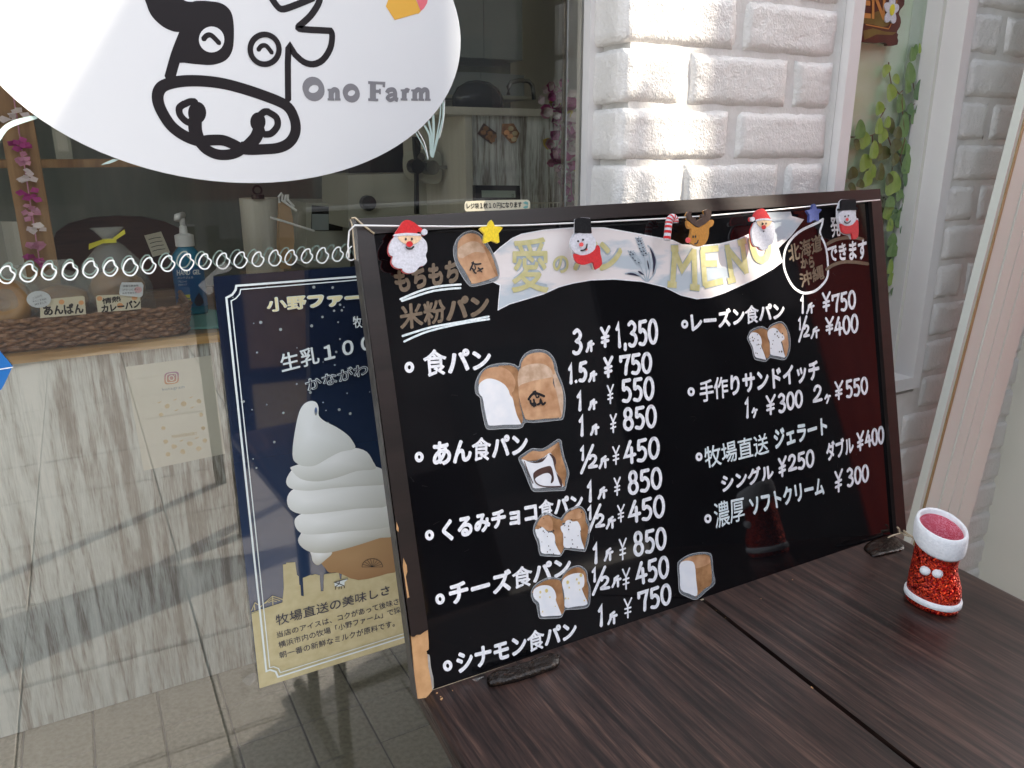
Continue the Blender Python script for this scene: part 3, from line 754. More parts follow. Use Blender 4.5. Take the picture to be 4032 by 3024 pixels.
m.flat(OV, smoothp(OV.c('N', [(78, -30), (82, 20), (105, 70), (150, 112), (195, 132), (240, 140), (228, 195), (214, 256), (240, 262), (300, 269), (360, 270), (410, 252), (437, 215), (445, 160), (443, 90), (430, 45), (395, 15), (340, 5), (290, 4), (270, 8), (240, 3), (200, -20)]), 4, True), .0008)
NS([(238, 145), (205, 230), (178, 325)], 30)
NS([(165, 352), (235, 338), (330, 339), (430, 355), (560, 395), (660, 438), (695, 490), (702, 545), (680, 590), (635, 615), (570, 622), (490, 622), (440, 600), (400, 585), (350, 584), (300, 588), (240, 566), (185, 525), (145, 465), (128, 415), (135, 375)], 33, True)
NS([(300, 590), (330, 622), (375, 643), (425, 644), (465, 630), (492, 606)], 32)
NS([(240, 432), (218, 450), (222, 480), (250, 508), (285, 515)], 20); NS([(235, 436), (262, 424), (285, 424)], 20)
m.flat(OV, OV.c('N', ell(292, 470, 38, 46, 24)), .00082)
NS([(283, 500), (285, 545), (300, 590)], 40)
NS([(590, 468), (622, 490), (626, 525), (600, 556), (570, 560)], 21); NS([(545, 490), (570, 467), (592, 466)], 21)
m.flat(OV, OV.c('N', ell(545, 508, 32, 40, 24)), .00082)
NS([(552, 535), (535, 575), (500, 612)], 38)
NS(ell(573, 206, 60, 62, 20), 17, True, 2)
NS([(547, 208), (560, 192), (580, 192), (603, 220)], 14)
NS([(671, 415), (672, 205), (700, 228), (735, 258), (775, 268), (815, 250), (845, 205), (854, 160), (850, 132), (830, 128), (730, 122), (714, 113), (730, 98), (765, 65), (795, 20), (806, -15)], 20, k=3)
NS([(600, -10), (620, 20), (642, 38), (680, 30), (775, -8)], 20, k=3)
m.build('cow_drawing', M['ink'], ov)
m = MB(); m.slab(OV, OV.c('N', ell(352, 165, 53, 54, 28)), .00115, .0012); m.build('eye_white', M['vinyl'], ov)
m = MB(); NS([(318, 164), (332, 149), (352, 149), (383, 180)], 15, h=.0013); m.build('eye_line', M['ink'], ov)
m = MB()
def OS(pts, w): m.stroke(OV, smoothp(OV.c('N', pts), 4), w * .00040, .0009 + lift(), caps=False)
m.stroke(OV, OV.c('N', ell(777, 371, 33, 34, 24, -20)), lambda t: .0068 + .0030 * abs(sin((t - .02) * 2 * PI)), .0009, True)
for xs in ((838, 418, 372, 1), (1142, 418, 374, 2), (1186, 419, 374, 3)):
    x, yb, yt, ty = xs
    m.stroke(OV, OV.c('N', [(x + 12, yt), (x + 12, yb - 3)]), .0066, .0009 + lift(), caps=False)
    m.stroke(OV, OV.c('N', [(x - 3, yt + 3), (x + 14, yt + 2)]), .0024, .0009 + lift(), caps=False)
    m.stroke(OV, OV.c('N', [(x - 3, yb - 4), (x + 25, yb - 3)]), .0026, .0009 + lift(), caps=False)
    if ty == 1 or ty == 3:
        for q in range(1 if ty == 1 else 2):
            xo = x + q * 27
            OS([(xo + 12, 386), (xo + 24, 374), (xo + 36, 378), (xo + 38, 392), (xo + 38, yb - 3)], 15)
            m.stroke(OV, OV.c('N', [(xo + 27, yb - 4), (xo + 51, yb - 3)]), .0026, .0009 + lift(), caps=False)
    else: OS([(x + 12, 390), (x + 22, 376), (x + 33, 380)], 14)
m.stroke(OV, OV.c('N', ell(934, 388, 25, 26, 24, -15)), lambda t: .0058 + .0022 * abs(sin(t * 2 * PI)), .00095, True)
m.stroke(OV, OV.c('N', [(1024, 343), (1024, 415)]), .0080, .00097, caps=False); m.stroke(OV, OV.c('N', [(1004, 344), (1070, 347), (1069, 364)]), .0034, .00099, caps=False)
m.stroke(OV, OV.c('N', [(1004, 415), (1046, 417)]), .0032, .00101, caps=False); m.stroke(OV, OV.c('N', [(1024, 380), (1052, 381)]), .0038, .00103, caps=False); m.stroke(OV, OV.c('N', [(1053, 370), (1053, 393)]), .0024, .00105, caps=False)
OS([(1082, 388), (1090, 376), (1108, 374), (1116, 386), (1117, 410), (1128, 417)], 14); OS([(1116, 394), (1096, 397), (1084, 408), (1096, 418), (1114, 409)], 11)
m.build('name_lettering', M['grey_ink'], ov)
m = MB(); m.slab(OV, OV.c('R', [(370, -30), (520, -30), (562, 72), (545, 88), (540, 85), (400, 125), (345, 40)]), .0007, .001); m.build('cup_print', M['orange_ink'], ov)
m = MB(); m.slab(OV, OV.c('R', [(524, -30), (612, -30), (600, 22), (582, 52), (562, 70)]), .0007, .001); m.build('ice_print', M['pink_ink'], ov)
# painted chain of loops; the pale copy behind is their pane reflection, painted in
lp = thing('painted_loop_chain', 'row of white hand painted teardrop loops across the shop window, backed by a pale painted-in reflection', 'window painting', (.1, GD, 1.24))
LC = [(28, 1082), (113, 1075), (194, 1070), (277, 1068), (358, 1061), (437, 1056), (515, 1052), (588, 1046), (663, 1038), (737, 1033), (808, 1030), (880, 1028), (949, 1024), (1017, 1021), (1084, 1016), (1147, 1014), (1210, 1008), (1271, 1006), (1331, 1001), (1387, 997), (1441, 994)]
LF = wall(GD - .0035); LREFL = wall(GD + .026)
T0 = [(-33, 8), (-24, -16), (-6, -35), (10, -38), (16, -32), (17, -16), (29, -2), (22, 18), (4, 36), (-16, 36), (-29, 24)]
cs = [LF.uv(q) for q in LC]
for S_, mm, nm in ((LF, M['paint_white'], 1), (LREFL, M['paint_pale_and_refl'], 0)):
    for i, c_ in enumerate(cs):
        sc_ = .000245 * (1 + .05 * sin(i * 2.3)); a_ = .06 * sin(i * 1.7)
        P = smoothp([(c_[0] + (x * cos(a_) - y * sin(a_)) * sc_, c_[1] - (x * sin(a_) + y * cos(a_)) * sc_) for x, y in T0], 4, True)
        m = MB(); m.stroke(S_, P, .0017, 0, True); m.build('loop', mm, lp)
# painted grass strokes and arcs
gp = thing('painted_grass_tuft', 'pale painted blades of grass on the glass beside the oval sticker', 'window painting', LF.pt(*LF.uv(px('f', 380, 700))))
for pts, w in (([(300, 662), (330, 715), (350, 755), (362, 795)], .0022), ([(312, 655), (345, 715), (362, 790)], .0015), ([(345, 628), (370, 680), (376, 770)], .004), ([(365, 605), (380, 680), (379, 775)], .004), ([(388, 575), (390, 660), (380, 780)], .005), ([(425, 520), (420, 600), (385, 785)], .0026), ([(437, 508), (436, 590), (400, 730), (386, 785)], .0036), ([(446, 500), (440, 600), (420, 690)], .0012)):
    MB().stroke(LF, smoothp(LF.c('f', pts), 4), w * .7, lift()).build('blade', M['paint_pale_and_refl'] if w > .002 else M['paint_white'], gp)
ga = thing('painted_arc_strokes', 'pale painted curved strokes on the glass at the left edge under the oval', 'window painting', LF.pt(*LF.uv(px('O', 60, 800))))
for pts, w in (([(-10, 870), (40, 800), (110, 765), (225, 728)], .0035), ([(-10, 835), (40, 785), (100, 755), (200, 730)], .0035)):
    MB().stroke(LF, smoothp(LF.c('O', pts), 4), w, lift()).build('stroke', M['paint_pale_and_refl'], ga)
gc_ = thing('painted_crescent', 'small pale green painted crescent on the glass just under the oval', 'window painting', LF.pt(*LF.uv(px('O', 690, 1010))))
MB().flat(LF, LF.c('O', [(628, 1026), (680, 1018), (715, 1005), (742, 992), (705, 990), (660, 1008)]), 0).build('crescent', M['paint_pale_and_refl'], gc_)
bs = thing('blue_diamond_sign', 'blue diamond shaped sign with a white line at the left edge of the window', 'sign', LF.pt(*LF.uv(px('P', 10, 870))))
MB().slab(LF, LF.c('P', [(-60, 1000), (-60, 740), (0, 758), (80, 852), (28, 965), (8, 998)]), .001, .004).build('plate', M['blue_sign'], bs)
MB().stroke(LF, LF.c('P', [(-60, 880), (80, 857)]), .0012, .0045).build('white_line', M['chalk'], bs)

# ------------------------------------------------------------------ poster behind the glass
PO = wall(GD - .0040)
pl_, pt_ = PO.uv((838, 1089)); pb_ = PO.uv((1016.7, 2713))[1]; pr_ = pl_ + .42
po = thing('ice_cream_poster', 'navy and tan soft ice cream poster taped inside the shop window', 'poster', PO.pt(pl_, pb_))
def poster_mat():
    m = mat('poster_navy', (.01, .018, .05), rough=.03, coat=1., spec=.7)
    nt = m.node_tree; N = nt.nodes; Lk = nt.links
    tc = N['Texture Coordinate']; sp = N.new('ShaderNodeSeparateXYZ'); Lk.new(tc.outputs['Object'], sp.inputs[0])
    rp = N.new('ShaderNodeValToRGB'); e = rp.color_ramp.elements
    e[0].position = .15; e[0].color = (.022, .045, .10, 1); e[1].position = .5; e[1].color = (.009, .015, .034, 1)
    Lk.new(sp.outputs[2], rp.inputs[0]); Lk.new(rp.outputs[0], N['Principled BSDF'].inputs['Base Color'])
    return m
g = 14; V = []; F = []
for j in range(g + 1):
    for i in range(g + 1):
        a = pl_ + .42 * i / g; b = pb_ + (pt_ - pb_) * j / g
        V.append(PO.pt(a, b, 0))
for j in range(g):
    for i in range(g): q = j * (g + 1) + i; F.append((q, q + 1, q + g + 2, q + g + 1))
obj('sheet', V, F, poster_mat(), po)
clipx = lambda P: [(min(p[0], pr_), p[1]) for p in P]
m = MB(); sky_ = [(165, 582), (390, 500), (400, 390), (393, 225), (415, 222), (418, 212), (482, 208), (495, 300), (508, 310), (512, 370), (520, 375), (525, 450), (545, 455), (538, 322), (598, 298), (600, 303), (628, 295), (660, 303), (668, 418), (688, 418), (690, 300), (700, 293), (800, 283), (806, 330), (818, 330), (822, 280), (905, 258), (937, 262), (940, 335), (1143, 290), (1145, 230), (1160, 180), (1190, 150), (1215, 145), (1235, 165), (1255, 215), (1270, 270)]
S2 = PO.c('X', sky_); S2 += [(pr_, S2[-1][1]), (pr_, pb_ + .0008), (pl_ + .0005, pb_ + .0008)]
m.flat(PO, S2, .0008); m.build('skyline_print', M['poster_tan'], po)
m = MB()
for pts in ([(165, 560), (190, 500), (235, 530)], [(185, 520), (190, 555)], [(235, 525), (318, 452), (395, 478)], [(318, 455), (320, 515)], [(265, 505), (318, 470), (370, 485)], [(290, 500), (318, 485), (345, 492)], [(165, 575), (395, 500)]):
    m.stroke(PO, PO.c('X', pts), .0012, .001 + lift())
m.build('bridge_print', M['poster_tan'], po)
I_ = lambda P: PO.c('I', P)
def shade(name, lobes, h):
    """printed shapes with a soft printed gradient"""
    V = []; F = []; Cc = []
    for P, cen, c0, c1, hh in lobes:
        n = len(V); V.append(PO.pt(*cen, hh)); Cc.append(c0)
        ys = [p[1] for p in P]; y0, y1 = min(ys), max(ys)
        for p in P:
            V.append(PO.pt(*p, hh)); t = (p[1] - y0) / max(1e-6, y1 - y0)
            Cc.append(tuple(c1[k] * (1 - t) + c0[k] * t for k in range(3)))
        k = len(P)
        F += [(n, n + 1 + i, n + 1 + (i + 1) % k) for i in range(k)]
    o = obj(name, V, F, M['print'], po)
    ca = o.data.color_attributes.new('Col', 'FLOAT_COLOR', 'POINT')
    for i, c in enumerate(Cc): ca.data[i].color = (*c, 1)
    return o
cw, cg = (.84, .88, .87), (.54, .57, .52)
LB_ = [([(640, 160), (720, 95), (860, 60), (1000, 20), (1190, -40), (1215, 250), (1150, 290), (940, 337), (800, 285), (730, 282), (700, 250)], (900, 180), (.42, .26, .12), (.30, .16, .06), 'X'),
       ([(597, 120), (600, 160), (612, 205), (650, 228), (700, 190), (750, 140), (700, 100)], (660, 150), cw, (.5, .5, .42), 'X'),
       ([(502, 50), (520, 5), (570, -60), (800, -140), (1185, -180), (1190, 8), (1100, 30), (990, 66), (860, 105), (740, 135), (660, 140), (590, 132), (530, 98)], (720, 20), cw, (.46, .47, .40), 'X'),
       ([(410, 885), (425, 845), (500, 815), (700, 800), (900, 770), (1015, 750), (1024, 890), (900, 925), (760, 935), (600, 952), (480, 955), (430, 930)], (560, 880), cw, cg, 'I'),
       ([(365, 765), (375, 700), (440, 660), (600, 650), (800, 640), (1000, 620), (1012, 770), (800, 795), (640, 815), (480, 830), (400, 812)], (480, 750), cw, cg, 'I'),
       ([(388, 560), (362, 605), (360, 640), (385, 668), (440, 680), (520, 682), (640, 668), (800, 655), (1000, 640), (985, 585), (912, 530), (700, 540), (500, 545), (430, 520)], (460, 620), cw, cg, 'I'),
       ([(388, 550), (400, 530), (500, 500), (600, 455), (690, 420), (785, 415), (860, 440), (900, 500), (914, 548), (800, 560), (680, 600), (560, 625), (450, 610)], (660, 500), cw, cg, 'I'),
       ([(510, 123), (545, 132), (560, 165), (562, 215), (600, 250), (670, 285), (735, 330), (770, 370), (787, 420), (700, 440), (620, 480), (540, 525), (470, 530), (425, 512), (400, 480), (400, 400), (418, 280), (440, 190), (470, 142)], (500, 330), (.84, .89, .89), (.60, .64, .60), 'I')]
lob = []
for i, (P, cen, c0, c1, crp) in enumerate(LB_):
    PP = smoothp(PO.c(crp, P), 3, True); lob.append((PP, PO.uv(px(crp, *cen)), c0, c1, .0012 + i * .00006))
lob.append((PO.c('I', ell(543, 188, 9, 26, 14)), PO.uv(px('I', 543, 188)), (.05, .12, .3), (.4, .4, .3), .0018))
shade('ice_cream_print', lob, 0)
m = MB(); W_ = lambda P: PO.c('W', P); X_ = lambda P: PO.c('X', P)
rt = lambda S1, P, dyr: P
outer = W_([(1262, 183), (268, 258), (262, 292), (235, 330), (187, 356)]) + X_([(165, 0), (272, 996), (300, 985), (340, 998), (357, 1037), (1303, 737)])
inner = W_([(1262, 210), (303, 288), (296, 325), (262, 362), (226, 381)]) + X_([(196, 0), (296, 968), (325, 962), (360, 975), (373, 1005), (1303, 712)])
for P, w in ((outer, .0026), (inner, .0014)):
    ext = lambda p, q: (pr_ - .02, q[1] + (q[1] - p[1]) / (q[0] - p[0]) * (pr_ - .02 - q[0]))
    P = [ext(P[1], P[0])] + P + [ext(P[-2], P[-1])]
    m.stroke(PO, P, w, .002 + lift())
m.build('border_lines', M['poster_line'], po)
m = MB(); write(m, PO, W_([(498, 352), (1440, 275), (1450, 395), (512, 482)]), '小野ファーム', .0022, bold=.075); m.build('title_outline', M['poster_line'], po)
m = MB(); write(m, PO, W_([(503, 357), (1435, 280), (1445, 390), (516, 476)]), '小野ファーム', .0026, bold=.04); m.build('title_lettering', M['poster_cream'], po)
m = MB(); write(m, PO, W_([(1212, 505), (1500, 490), (1510, 590), (1225, 605)]), '牧場直送', .0022, bold=.02)
write(m, PO, W_([(610, 815), (1540, 605), (1545, 740), (640, 970)]), '生乳１００％', .0022, bold=.025)
write(m, PO, W_([(815, 1020), (1460, 845), (1465, 945), (850, 1120)]), 'かながわの', .0022, bold=.035); m.build('headline_lettering', M['poster_line'], po)
m = MB(); write(m, PO, W_([(822, 1027), (1453, 852), (1458, 938), (857, 1113)]), 'かながわの', .0026, bold=.0); m.build('outlined_lettering_fill', M['navy_marker'], po)
m = MB(); write(m, PO, X_([(335, 590), (1165, 370), (1168, 440), (345, 670)]), '牧場直送の美味しさ', .0014, bold=.012)
write(m, PO, X_([(345, 713), (1330, 437), (1338, 485), (350, 757)]), '当店のアイスは、コクがあって後味さっぱ', .0014, bold=.008)
write(m, PO, X_([(355, 785), (1330, 500), (1338, 545), (365, 832)]), '横浜市内の牧場「小野ファーム」で採れる', .0014, bold=.008)
write(m, PO, X_([(362, 860), (1200, 623), (1205, 672), (370, 907)]), '朝一番の新鮮なミルクが原料です。', .0014, bold=.008)
m.build('body_lettering', M['poster_text'], po)
rs_ = random.Random(5); m = MB()
for i in range(95):
    a, b = rs_.uniform(pl_ + .006, pr_ - .01), rs_.uniform(pb_ + .3, pt_ - .012)
    r_ = rs_.choice((.0008, .001, .0013, .0017, .0021)); m.flat(PO, ell(a, b, r_, n=10), .0005 + i * 2e-6)
m.build('snow_dots', M['grey_panel'], po, kind='stuff')
m = MB(); m.flat(PO, X_([(765, 350), (800, 340), (862, 322), (860, 335), (840, 350), (838, 378), (770, 385)]), .0015); cwp = m.build('small_cow_print', M['poster_line'], po)
m = MB()
for pts in ([(765, 350), (800, 362), (838, 378)], [(800, 340), (800, 362), (770, 385)], [(775, 385), (772, 402)], [(800, 383), (798, 400)], [(815, 380), (815, 398)], [(836, 378), (838, 392)], [(762, 352), (830, 332), (862, 326)]): m.stroke(PO, X_(pts), .0012, .0018 + lift())
for k in range(10):
    t = PI + PI * k / 9; m.stroke(PO, X_([(1040, 240), (1040 + 75 * cos(t), 240 - 60 * abs(sin(t)))]), .0006, .0018 + lift())
m.stroke(PO, X_([(1040 + 75 * cos(PI + PI * k / 14), 240 - 60 * abs(sin(PI * k / 14))) for k in range(15)]), .0008, .0019)
m.build('small_drawing_lines', M['frame'], po)
tp = thing('clear_tape_piece', 'crinkled piece of clear tape holding the upper left corner of the poster', 'tape', PO.pt(*PO.uv(px('H', 360, 740))))
MB().slab(PO, PO.c('H', [(283, 750), (375, 665), (440, 600), (500, 640), (470, 665), (380, 690), (378, 790), (350, 815)]), .0018, .0024).build('tape', M['clear_tape'], tp)
tp = thing('clear_tape_piece', 'clear tape strip under the bottom left corner of the poster', 'tape', PO.pt(*PO.uv(px('Q', 1560, 1110))))
MB().slab(PO, PO.c('Q', [(1500, 1110), (1570, 1060), (1595, 1075), (1590, 1110), (1545, 1145)]), .0018, .0024).build('tape', M['clear_tape'], tp)

# ================================================================== INSIDE THE SHOP
CS = wall(CD)
def ip(c, x, y, D):
    S = wall(D); a, b = S.uv(px(c, x, y)); return (a, b)
pz = CS.uv((63, 1397))[1]                         # counter top height
counter = thing('shop_counter', 'counter with whitewashed wood front and pine edged top behind the window', 'counter', (-.5, CD, 0))
pr2 = .76
k = 0
for x0 in (-1.9,):
    MB().box(x0, pr2, CD, CD + .012, .004, pz - .018).build('front_panel', M['whitewash'], counter)
MB().box(-1.9, pr2 + .01, CD - .012, CD + .02, pz - .018, pz).build('pine_edge', M['pine'], counter)
MB().box(-1.9, pr2 + .01, CD + .02, 2.62, pz - .03, pz - .001).build('counter_top', M['counter'], counter)
MB().box(-1.9, pr2, CD + .05, 2.6, .0, pz - .04).build('carcase', M['dark_wall'], counter)
MB().box(-1.9, pr2, 2.60, 2.64, pz - .03, pz + .02).build('back_rail', M['counter'], counter)
# paper on the counter front
pp = wall(CD - .0005)
note = thing('social_media_notice', 'cream paper notice with a camera badge and little bread drawings on the counter front', 'notice', pp.pt(*pp.uv(px('L', 460, 430))))
MB().slab(pp, pp.c('L', [(148, 150), (683, 78), (772, 692), (263, 798)]), .0003, .0008).build('paper', M['paper'], note)
V = []; F = []; Cc = []
P = []
for t in range(32):
    a = 2 * PI * t / 32; e_ = lambda v: math.copysign(abs(v) ** .5, v)
    P.append((437 + 46 * e_(cos(a)), 219 + 38 * e_(sin(a)) - 6 * e_(cos(a))))
for q in [(437, 219)] + P:
    V.append(pp.pt(*pp.uv(px('L', *q)), .001)); t = (q[1] - 180) / 80
    Cc.append((.30 + .25 * max(0, min(1, t * 1.3)), .10 + .14 * max(0, t), .28 - .24 * max(0, min(1, t))))
o = obj('badge', V, [(0, 1 + (i + 1) % 32, 1 + i) for i in range(32)], M['insta_o'], note)
ca = o.data.color_attributes.new('Col', 'FLOAT_COLOR', 'POINT')
for i, c in enumerate(Cc): ca.data[i].color = (*c, 1)
m = MB(); wpx = .00052
m.stroke(pp, pp.c('L', [(437 + 33 * e_(cos(2 * PI * t / 28)), 219 + 28 * e_(sin(2 * PI * t / 28)) - 4 * e_(cos(2 * PI * t / 28))) for t in range(28)]), .0022, .0014, True)
m.stroke(pp, pp.c('L', ell(437, 219, 15, 15, 20)), .0022, .0015, True); m.flat(pp, pp.c('L', ell(456, 200, 3, 3, 8)), .0016)
m.build('badge_lines', M['paper'], note)
m = MB(); write(m, pp, pp.c('L', [(377, 283), (516, 262), (519, 288), (381, 303)]), 'Instagram', .0012, bold=.0); m.build('notice_lettering', M['insta_b'], note)
m = MB(); write(m, pp, pp.c('L', [(436, 575), (594, 553), (598, 572), (440, 597)]), 'MANANOBAKERY', .0012, bold=.02); m.build('bakery_lettering', M['gold_print'], note)
rb = random.Random(4)
for (x, y, r_) in ((410, 395, 17), (512, 380, 19), (607, 364, 16), (371, 448, 15), (622, 448, 14), (386, 532, 15), (635, 532, 14), (400, 617, 16), (645, 610, 15), (452, 647, 18), (551, 629, 18), (606, 660, 18), (507, 679, 18), (414, 696, 16)):
    P = [(x + r_ * rb.uniform(.8, 1.1) * cos(2 * PI * k / 9), y + r_ * rb.uniform(.75, 1.) * sin(2 * PI * k / 9)) for k in range(9)]
    MB().flat(pp, pp.c('L', P), .001).build('bread_drawing', M['bread_print'], note)
for (x, y) in ((360, 369), (458, 352), (557, 338), (466, 418), (565, 401), (498, 608), (594, 591)):
    MB().flat(pp, pp.c('L', [(x - 15, y + 5), (x + 17, y - 7), (x + 6, y + 5), (x - 5, y + 8)]), .001).build('slice_drawing', M['bread_print'], note)
# wicker basket
BF = wall(CD + .03)
bl_, br_ = BF.uv(px('P', -40, 740)), BF.uv(px('P', 985, 620))
bz = pz + .002
bk_ = thing('wicker_basket', 'long brown wicker basket of wrapped breads on the counter', 'basket', (-.2, CD + .12, pz))
bxr = BF.uv(px('P', 1000, 560))[0] + .005; bxl = -.62; bh = BF.uv(px('P', 300, 545))[1] - pz
def basket_pt(t, z, o=0):
    # rounded rectangle footprint, t in 0..1 along front from left to right then round the right end
    fl = .004 + (z - pz) * .18
    x = bxl + (bxr - bxl) * min(t, 1); 
    return Vector((x, CD + .03 - fl - o, z))
nrow = 7
for j in range(nrow):
    z = bz + .006 + (bh - .012) * j / (nrow - 1)
    pts = []
    n = 120
    for i in range(n + 1):
        t = i / n; o_ = .0042 * sin(i * 1.15 + j * PI)
        pts.append(basket_pt(t, z + .0022 * sin(i * .9 + j), o_))
    for i in range(1, 18):
        a = PI / 2 * i / 17; fl = .004 + (z - pz) * .18
        pts.append(Vector((bxr + (.05 + fl) * sin(a), CD + .08 - (.05 + fl) * cos(a) + .0, z)) + Vector((sin(a), -cos(a), 0)) * .0028 * sin(i * 1.35 + j * PI))
    pts.append(Vector((bxr + .05 + .004 + (z - pz) * .18, CD + .25, z)))
    MB().tube(pts, .0052 if j % 3 else .0066, 6).build('weave_strand', M['wicker'], bk_)
for i in range(20):
    x = bxl + (bxr - bxl) * i / 19
    MB().tube([Vector((x, CD + .028, bz)), Vector((x + .004, CD + .024 - bh * .18, bz + bh))], .0028, 5).build('basket_stake', M['wicker'], bk_)
MB().box(bxl, bxr + .04, CD + .05, CD + .24, bz, bz + .012).build('basket_base', M['wicker'], bk_)
# breads
def bag(name, label, px_, w, h, D, ties=True, lab='bread bag'):
    a, b = ip('P', *px_, D); t = thing(name, label, lab, (a, D, b))
    r = random.Random(int(px_[0]) + 5)
    def ring(z, rx, ry, k=18): return [Vector((a + rx * cos(2 * PI * q / k) * (1 + r.uniform(-.14, .14)), D + ry * sin(2 * PI * q / k), b + z)) for q in range(k)]
    MB().rings([ring(0, w, w * .7), ring(h * .3, w * 1.05, w * .7), ring(h * .6, w * .8, w * .5), ring(h * .80, w * .32, w * .22), ring(h * .86, w * .15, w * .1), ring(h * .93, w * .30, w * .12), ring(h, w * .44, w * .16)], cap1=False).build('bag_film', M['cello'], t, smooth=True)
    MB().ball((a, D, b + h * .26), w * .86, w * .6, h * .27, 20, 12, fn=lambda p: p + Vector((0, 0, 0)) + (p - Vector((a, D, b + h * .26))) * noise.noise(p * 22) * .18).build('bread', M['bun'], t, smooth=True)
    if ties:
        c = Vector((a, D - w * .12, b + h * .85)); m = MB()
        m.box(c.x - .014, c.x + .014, c.y - .012, c.y + .012, c.z - .004, c.z + .004)
        m.add([c + Vector(v) for v in ((-.012, -.012, -.003), (-.045, -.02, -.016), (-.043, -.02, -.003), (-.01, -.012, .006), (.01, -.012, 0), (.035, -.018, .016), (.034, -.018, .026), (.008, -.012, .007))], [(0, 1, 2, 3), (4, 5, 6, 7)])
        m.build('yellow_tie', M['yellow'], t)
    return t
bag('bagged_curry_bread', 'round bread in a clear bag tied with yellow ribbon behind the curry bread card', (745, 520), .075, .20, CD + .085)
bag('bagged_bean_bread', 'clear bag of bread behind the anpan card and white speech bubble tag', (400, 520), .075, .12, CD + .085, False)
t = thing('bagel', 'shiny brown bagel at the left end of the basket', 'bread', (*[ip('P', 60, 500, CD + .08)[0], CD + .08], ip('P', 60, 500, CD + .08)[1]))
c0 = Vector(t.location)
def torus(mb, c, R, r, tilt=.5, n=28, k=12, sq=1):
    rs = []
    for i in range(n):
        a = 2 * PI * i / n; ring = []
        for j in range(k):
            b = 2 * PI * j / k
            p = Vector(((R + r * cos(b)) * cos(a), (R + r * cos(b)) * sin(a), r * sin(b) * sq)); p.rotate(Matrix.Rotation(tilt, 3, 'X')); ring.append(c + p)
        rs.append(ring)
    rs.append(rs[0]); base = len(mb.v); mb.rings(rs, False, False); return mb
torus(MB(), c0 + Vector((-.01, 0, .01)), .035, .028, 1.2).build('bagel_ring', M['bun'], t, smooth=True)
MB().ball(c0 + Vector((-.01, .0, -.035)), .07, .045, .03, 18, 10).build('bagel_half', M['bun'], t, smooth=True)
bag('bagged_roll', 'crumpled clear bag over a bagel at the left end of the basket', (90, 560), .072, .12, CD + .1, False)
def card(name, label, c, P, D, mt, texts=(), dots=()):
    S = wall(D); Q = S.c(c, P); cx_ = sum(q[0] for q in Q) / len(Q); cz_ = sum(q[1] for q in Q) / len(Q)
    t = thing(name, label, 'card', S.pt(cx_, cz_))
    MB().slab(S, Q, 0, .001).build('card', mt, t)
    for q in dots: MB().flat(S, S.c(c, ell(q[0], q[1], q[2], q[2] * .85, 16)), .0012 + lift()).build('printed_dot', M['card_orange'] if len(q) < 4 else M['card_pink'], t)
    if texts:
        m = MB()
        for s_, q, b_ in texts: write(m, S, S.c(c, q), s_, .0016, bold=b_, jit=.05)
        m.build('card_lettering', M['ink'], t)
    return t
card('price_card', 'cream card with orange dots, wide black brush writing, beside the white speech bubble tag', 'g', [(333, 598), (350, 592), (690, 560), (705, 572), (716, 712), (335, 745)], CD + .004, M['card'], [('あんぱん', [(350, 640), (690, 615), (700, 705), (370, 725)], .035)], [(513, 611, 24), (676, 616, 22)])
card('price_card', 'cream card with orange dots and two lines of brush writing, below the pastel tag', 'g', [(797, 570), (812, 556), (1150, 545), (1168, 575), (1173, 668), (1060, 680), (815, 697)], CD + .004, M['card'], [('情熱', [(848, 580), (1005, 555), (1012, 605), (850, 635)], .035), ('カレーパン', [(840, 640), (1165, 585), (1170, 655), (845, 700)], .04)], [(828, 582, 24), (1000, 640, 26), (1120, 575, 24)])
card('round_tag', 'white round speech bubble tag beside the あんぱん card', 'g', ell(323, 589, 102, 70, 26), CD + .0, M['card_white'], [('こだわり', [(270, 575), (345, 545), (350, 565), (275, 590)], 0.), ('あんこを包み', [(270, 600), (385, 575), (388, 592), (275, 612)], 0.), ('焼きました', [(285, 625), (385, 598), (390, 618), (290, 640)], 0.)])
card('pastel_tag', 'small pastel rounded tag with fine writing above the curry bread card', 'g', [(1000, 480), (1015, 448), (1180, 447), (1195, 470), (1188, 555), (1170, 572), (1000, 555), (992, 535)], CD + .0, M['card_white'], [('国産小麦使用', [(1025, 470), (1150, 465), (1150, 482), (1025, 488)], -.005), ('ぴりっと辛い', [(1020, 500), (1160, 495), (1160, 512), (1020, 518)], -.005), ('おすすめです', [(1020, 530), (1140, 525), (1140, 540), (1020, 546)], -.005)], [(1150, 510, 32, 1)])
# hand gel
def onz(q, z):
    r = ray(*q); return CAM + r * ((z - H) / r.z)
_g = onz(px('H', 256, 925), pz + .006); D_ = _g.y; ax, az = _g.x, pz + .006
gel = thing('hand_gel_bottle', 'blue pump bottle of hand gel standing on a mint mat on the counter', 'bottle', (ax, D_, az))
bw = (ip('H', 345, 800, D_)[0] - ip('H', 150, 800, D_)[0]) / 2; gz = lambda y: ip('H', 200, y, D_)[1]
def rr(c, rx, ry, z, n=24, p=.7):
    e_ = lambda v: math.copysign(abs(v) ** p, v)
    return [Vector((c[0] + rx * e_(cos(2 * PI * k / n)), c[1] + ry * e_(sin(2 * PI * k / n)), z)) for k in range(n)]
zt = gz(505)
ccx = ax + .0
MB().rings([rr((ccx, D_), bw * .93, .026, az), rr((ccx, D_), bw, .03, az + .008), rr((ccx, D_), bw, .03, az + (zt - az) * .75), rr((ccx, D_), bw * .9, .028, az + (zt - az) * .88), rr((ccx, D_), bw * .5, .02, zt - .002), rr((ccx, D_), bw * .42, .018, zt + .001)]).build('bottle_body', M['gel'], gel, smooth=True)
GS = wall(D_ - .0315)
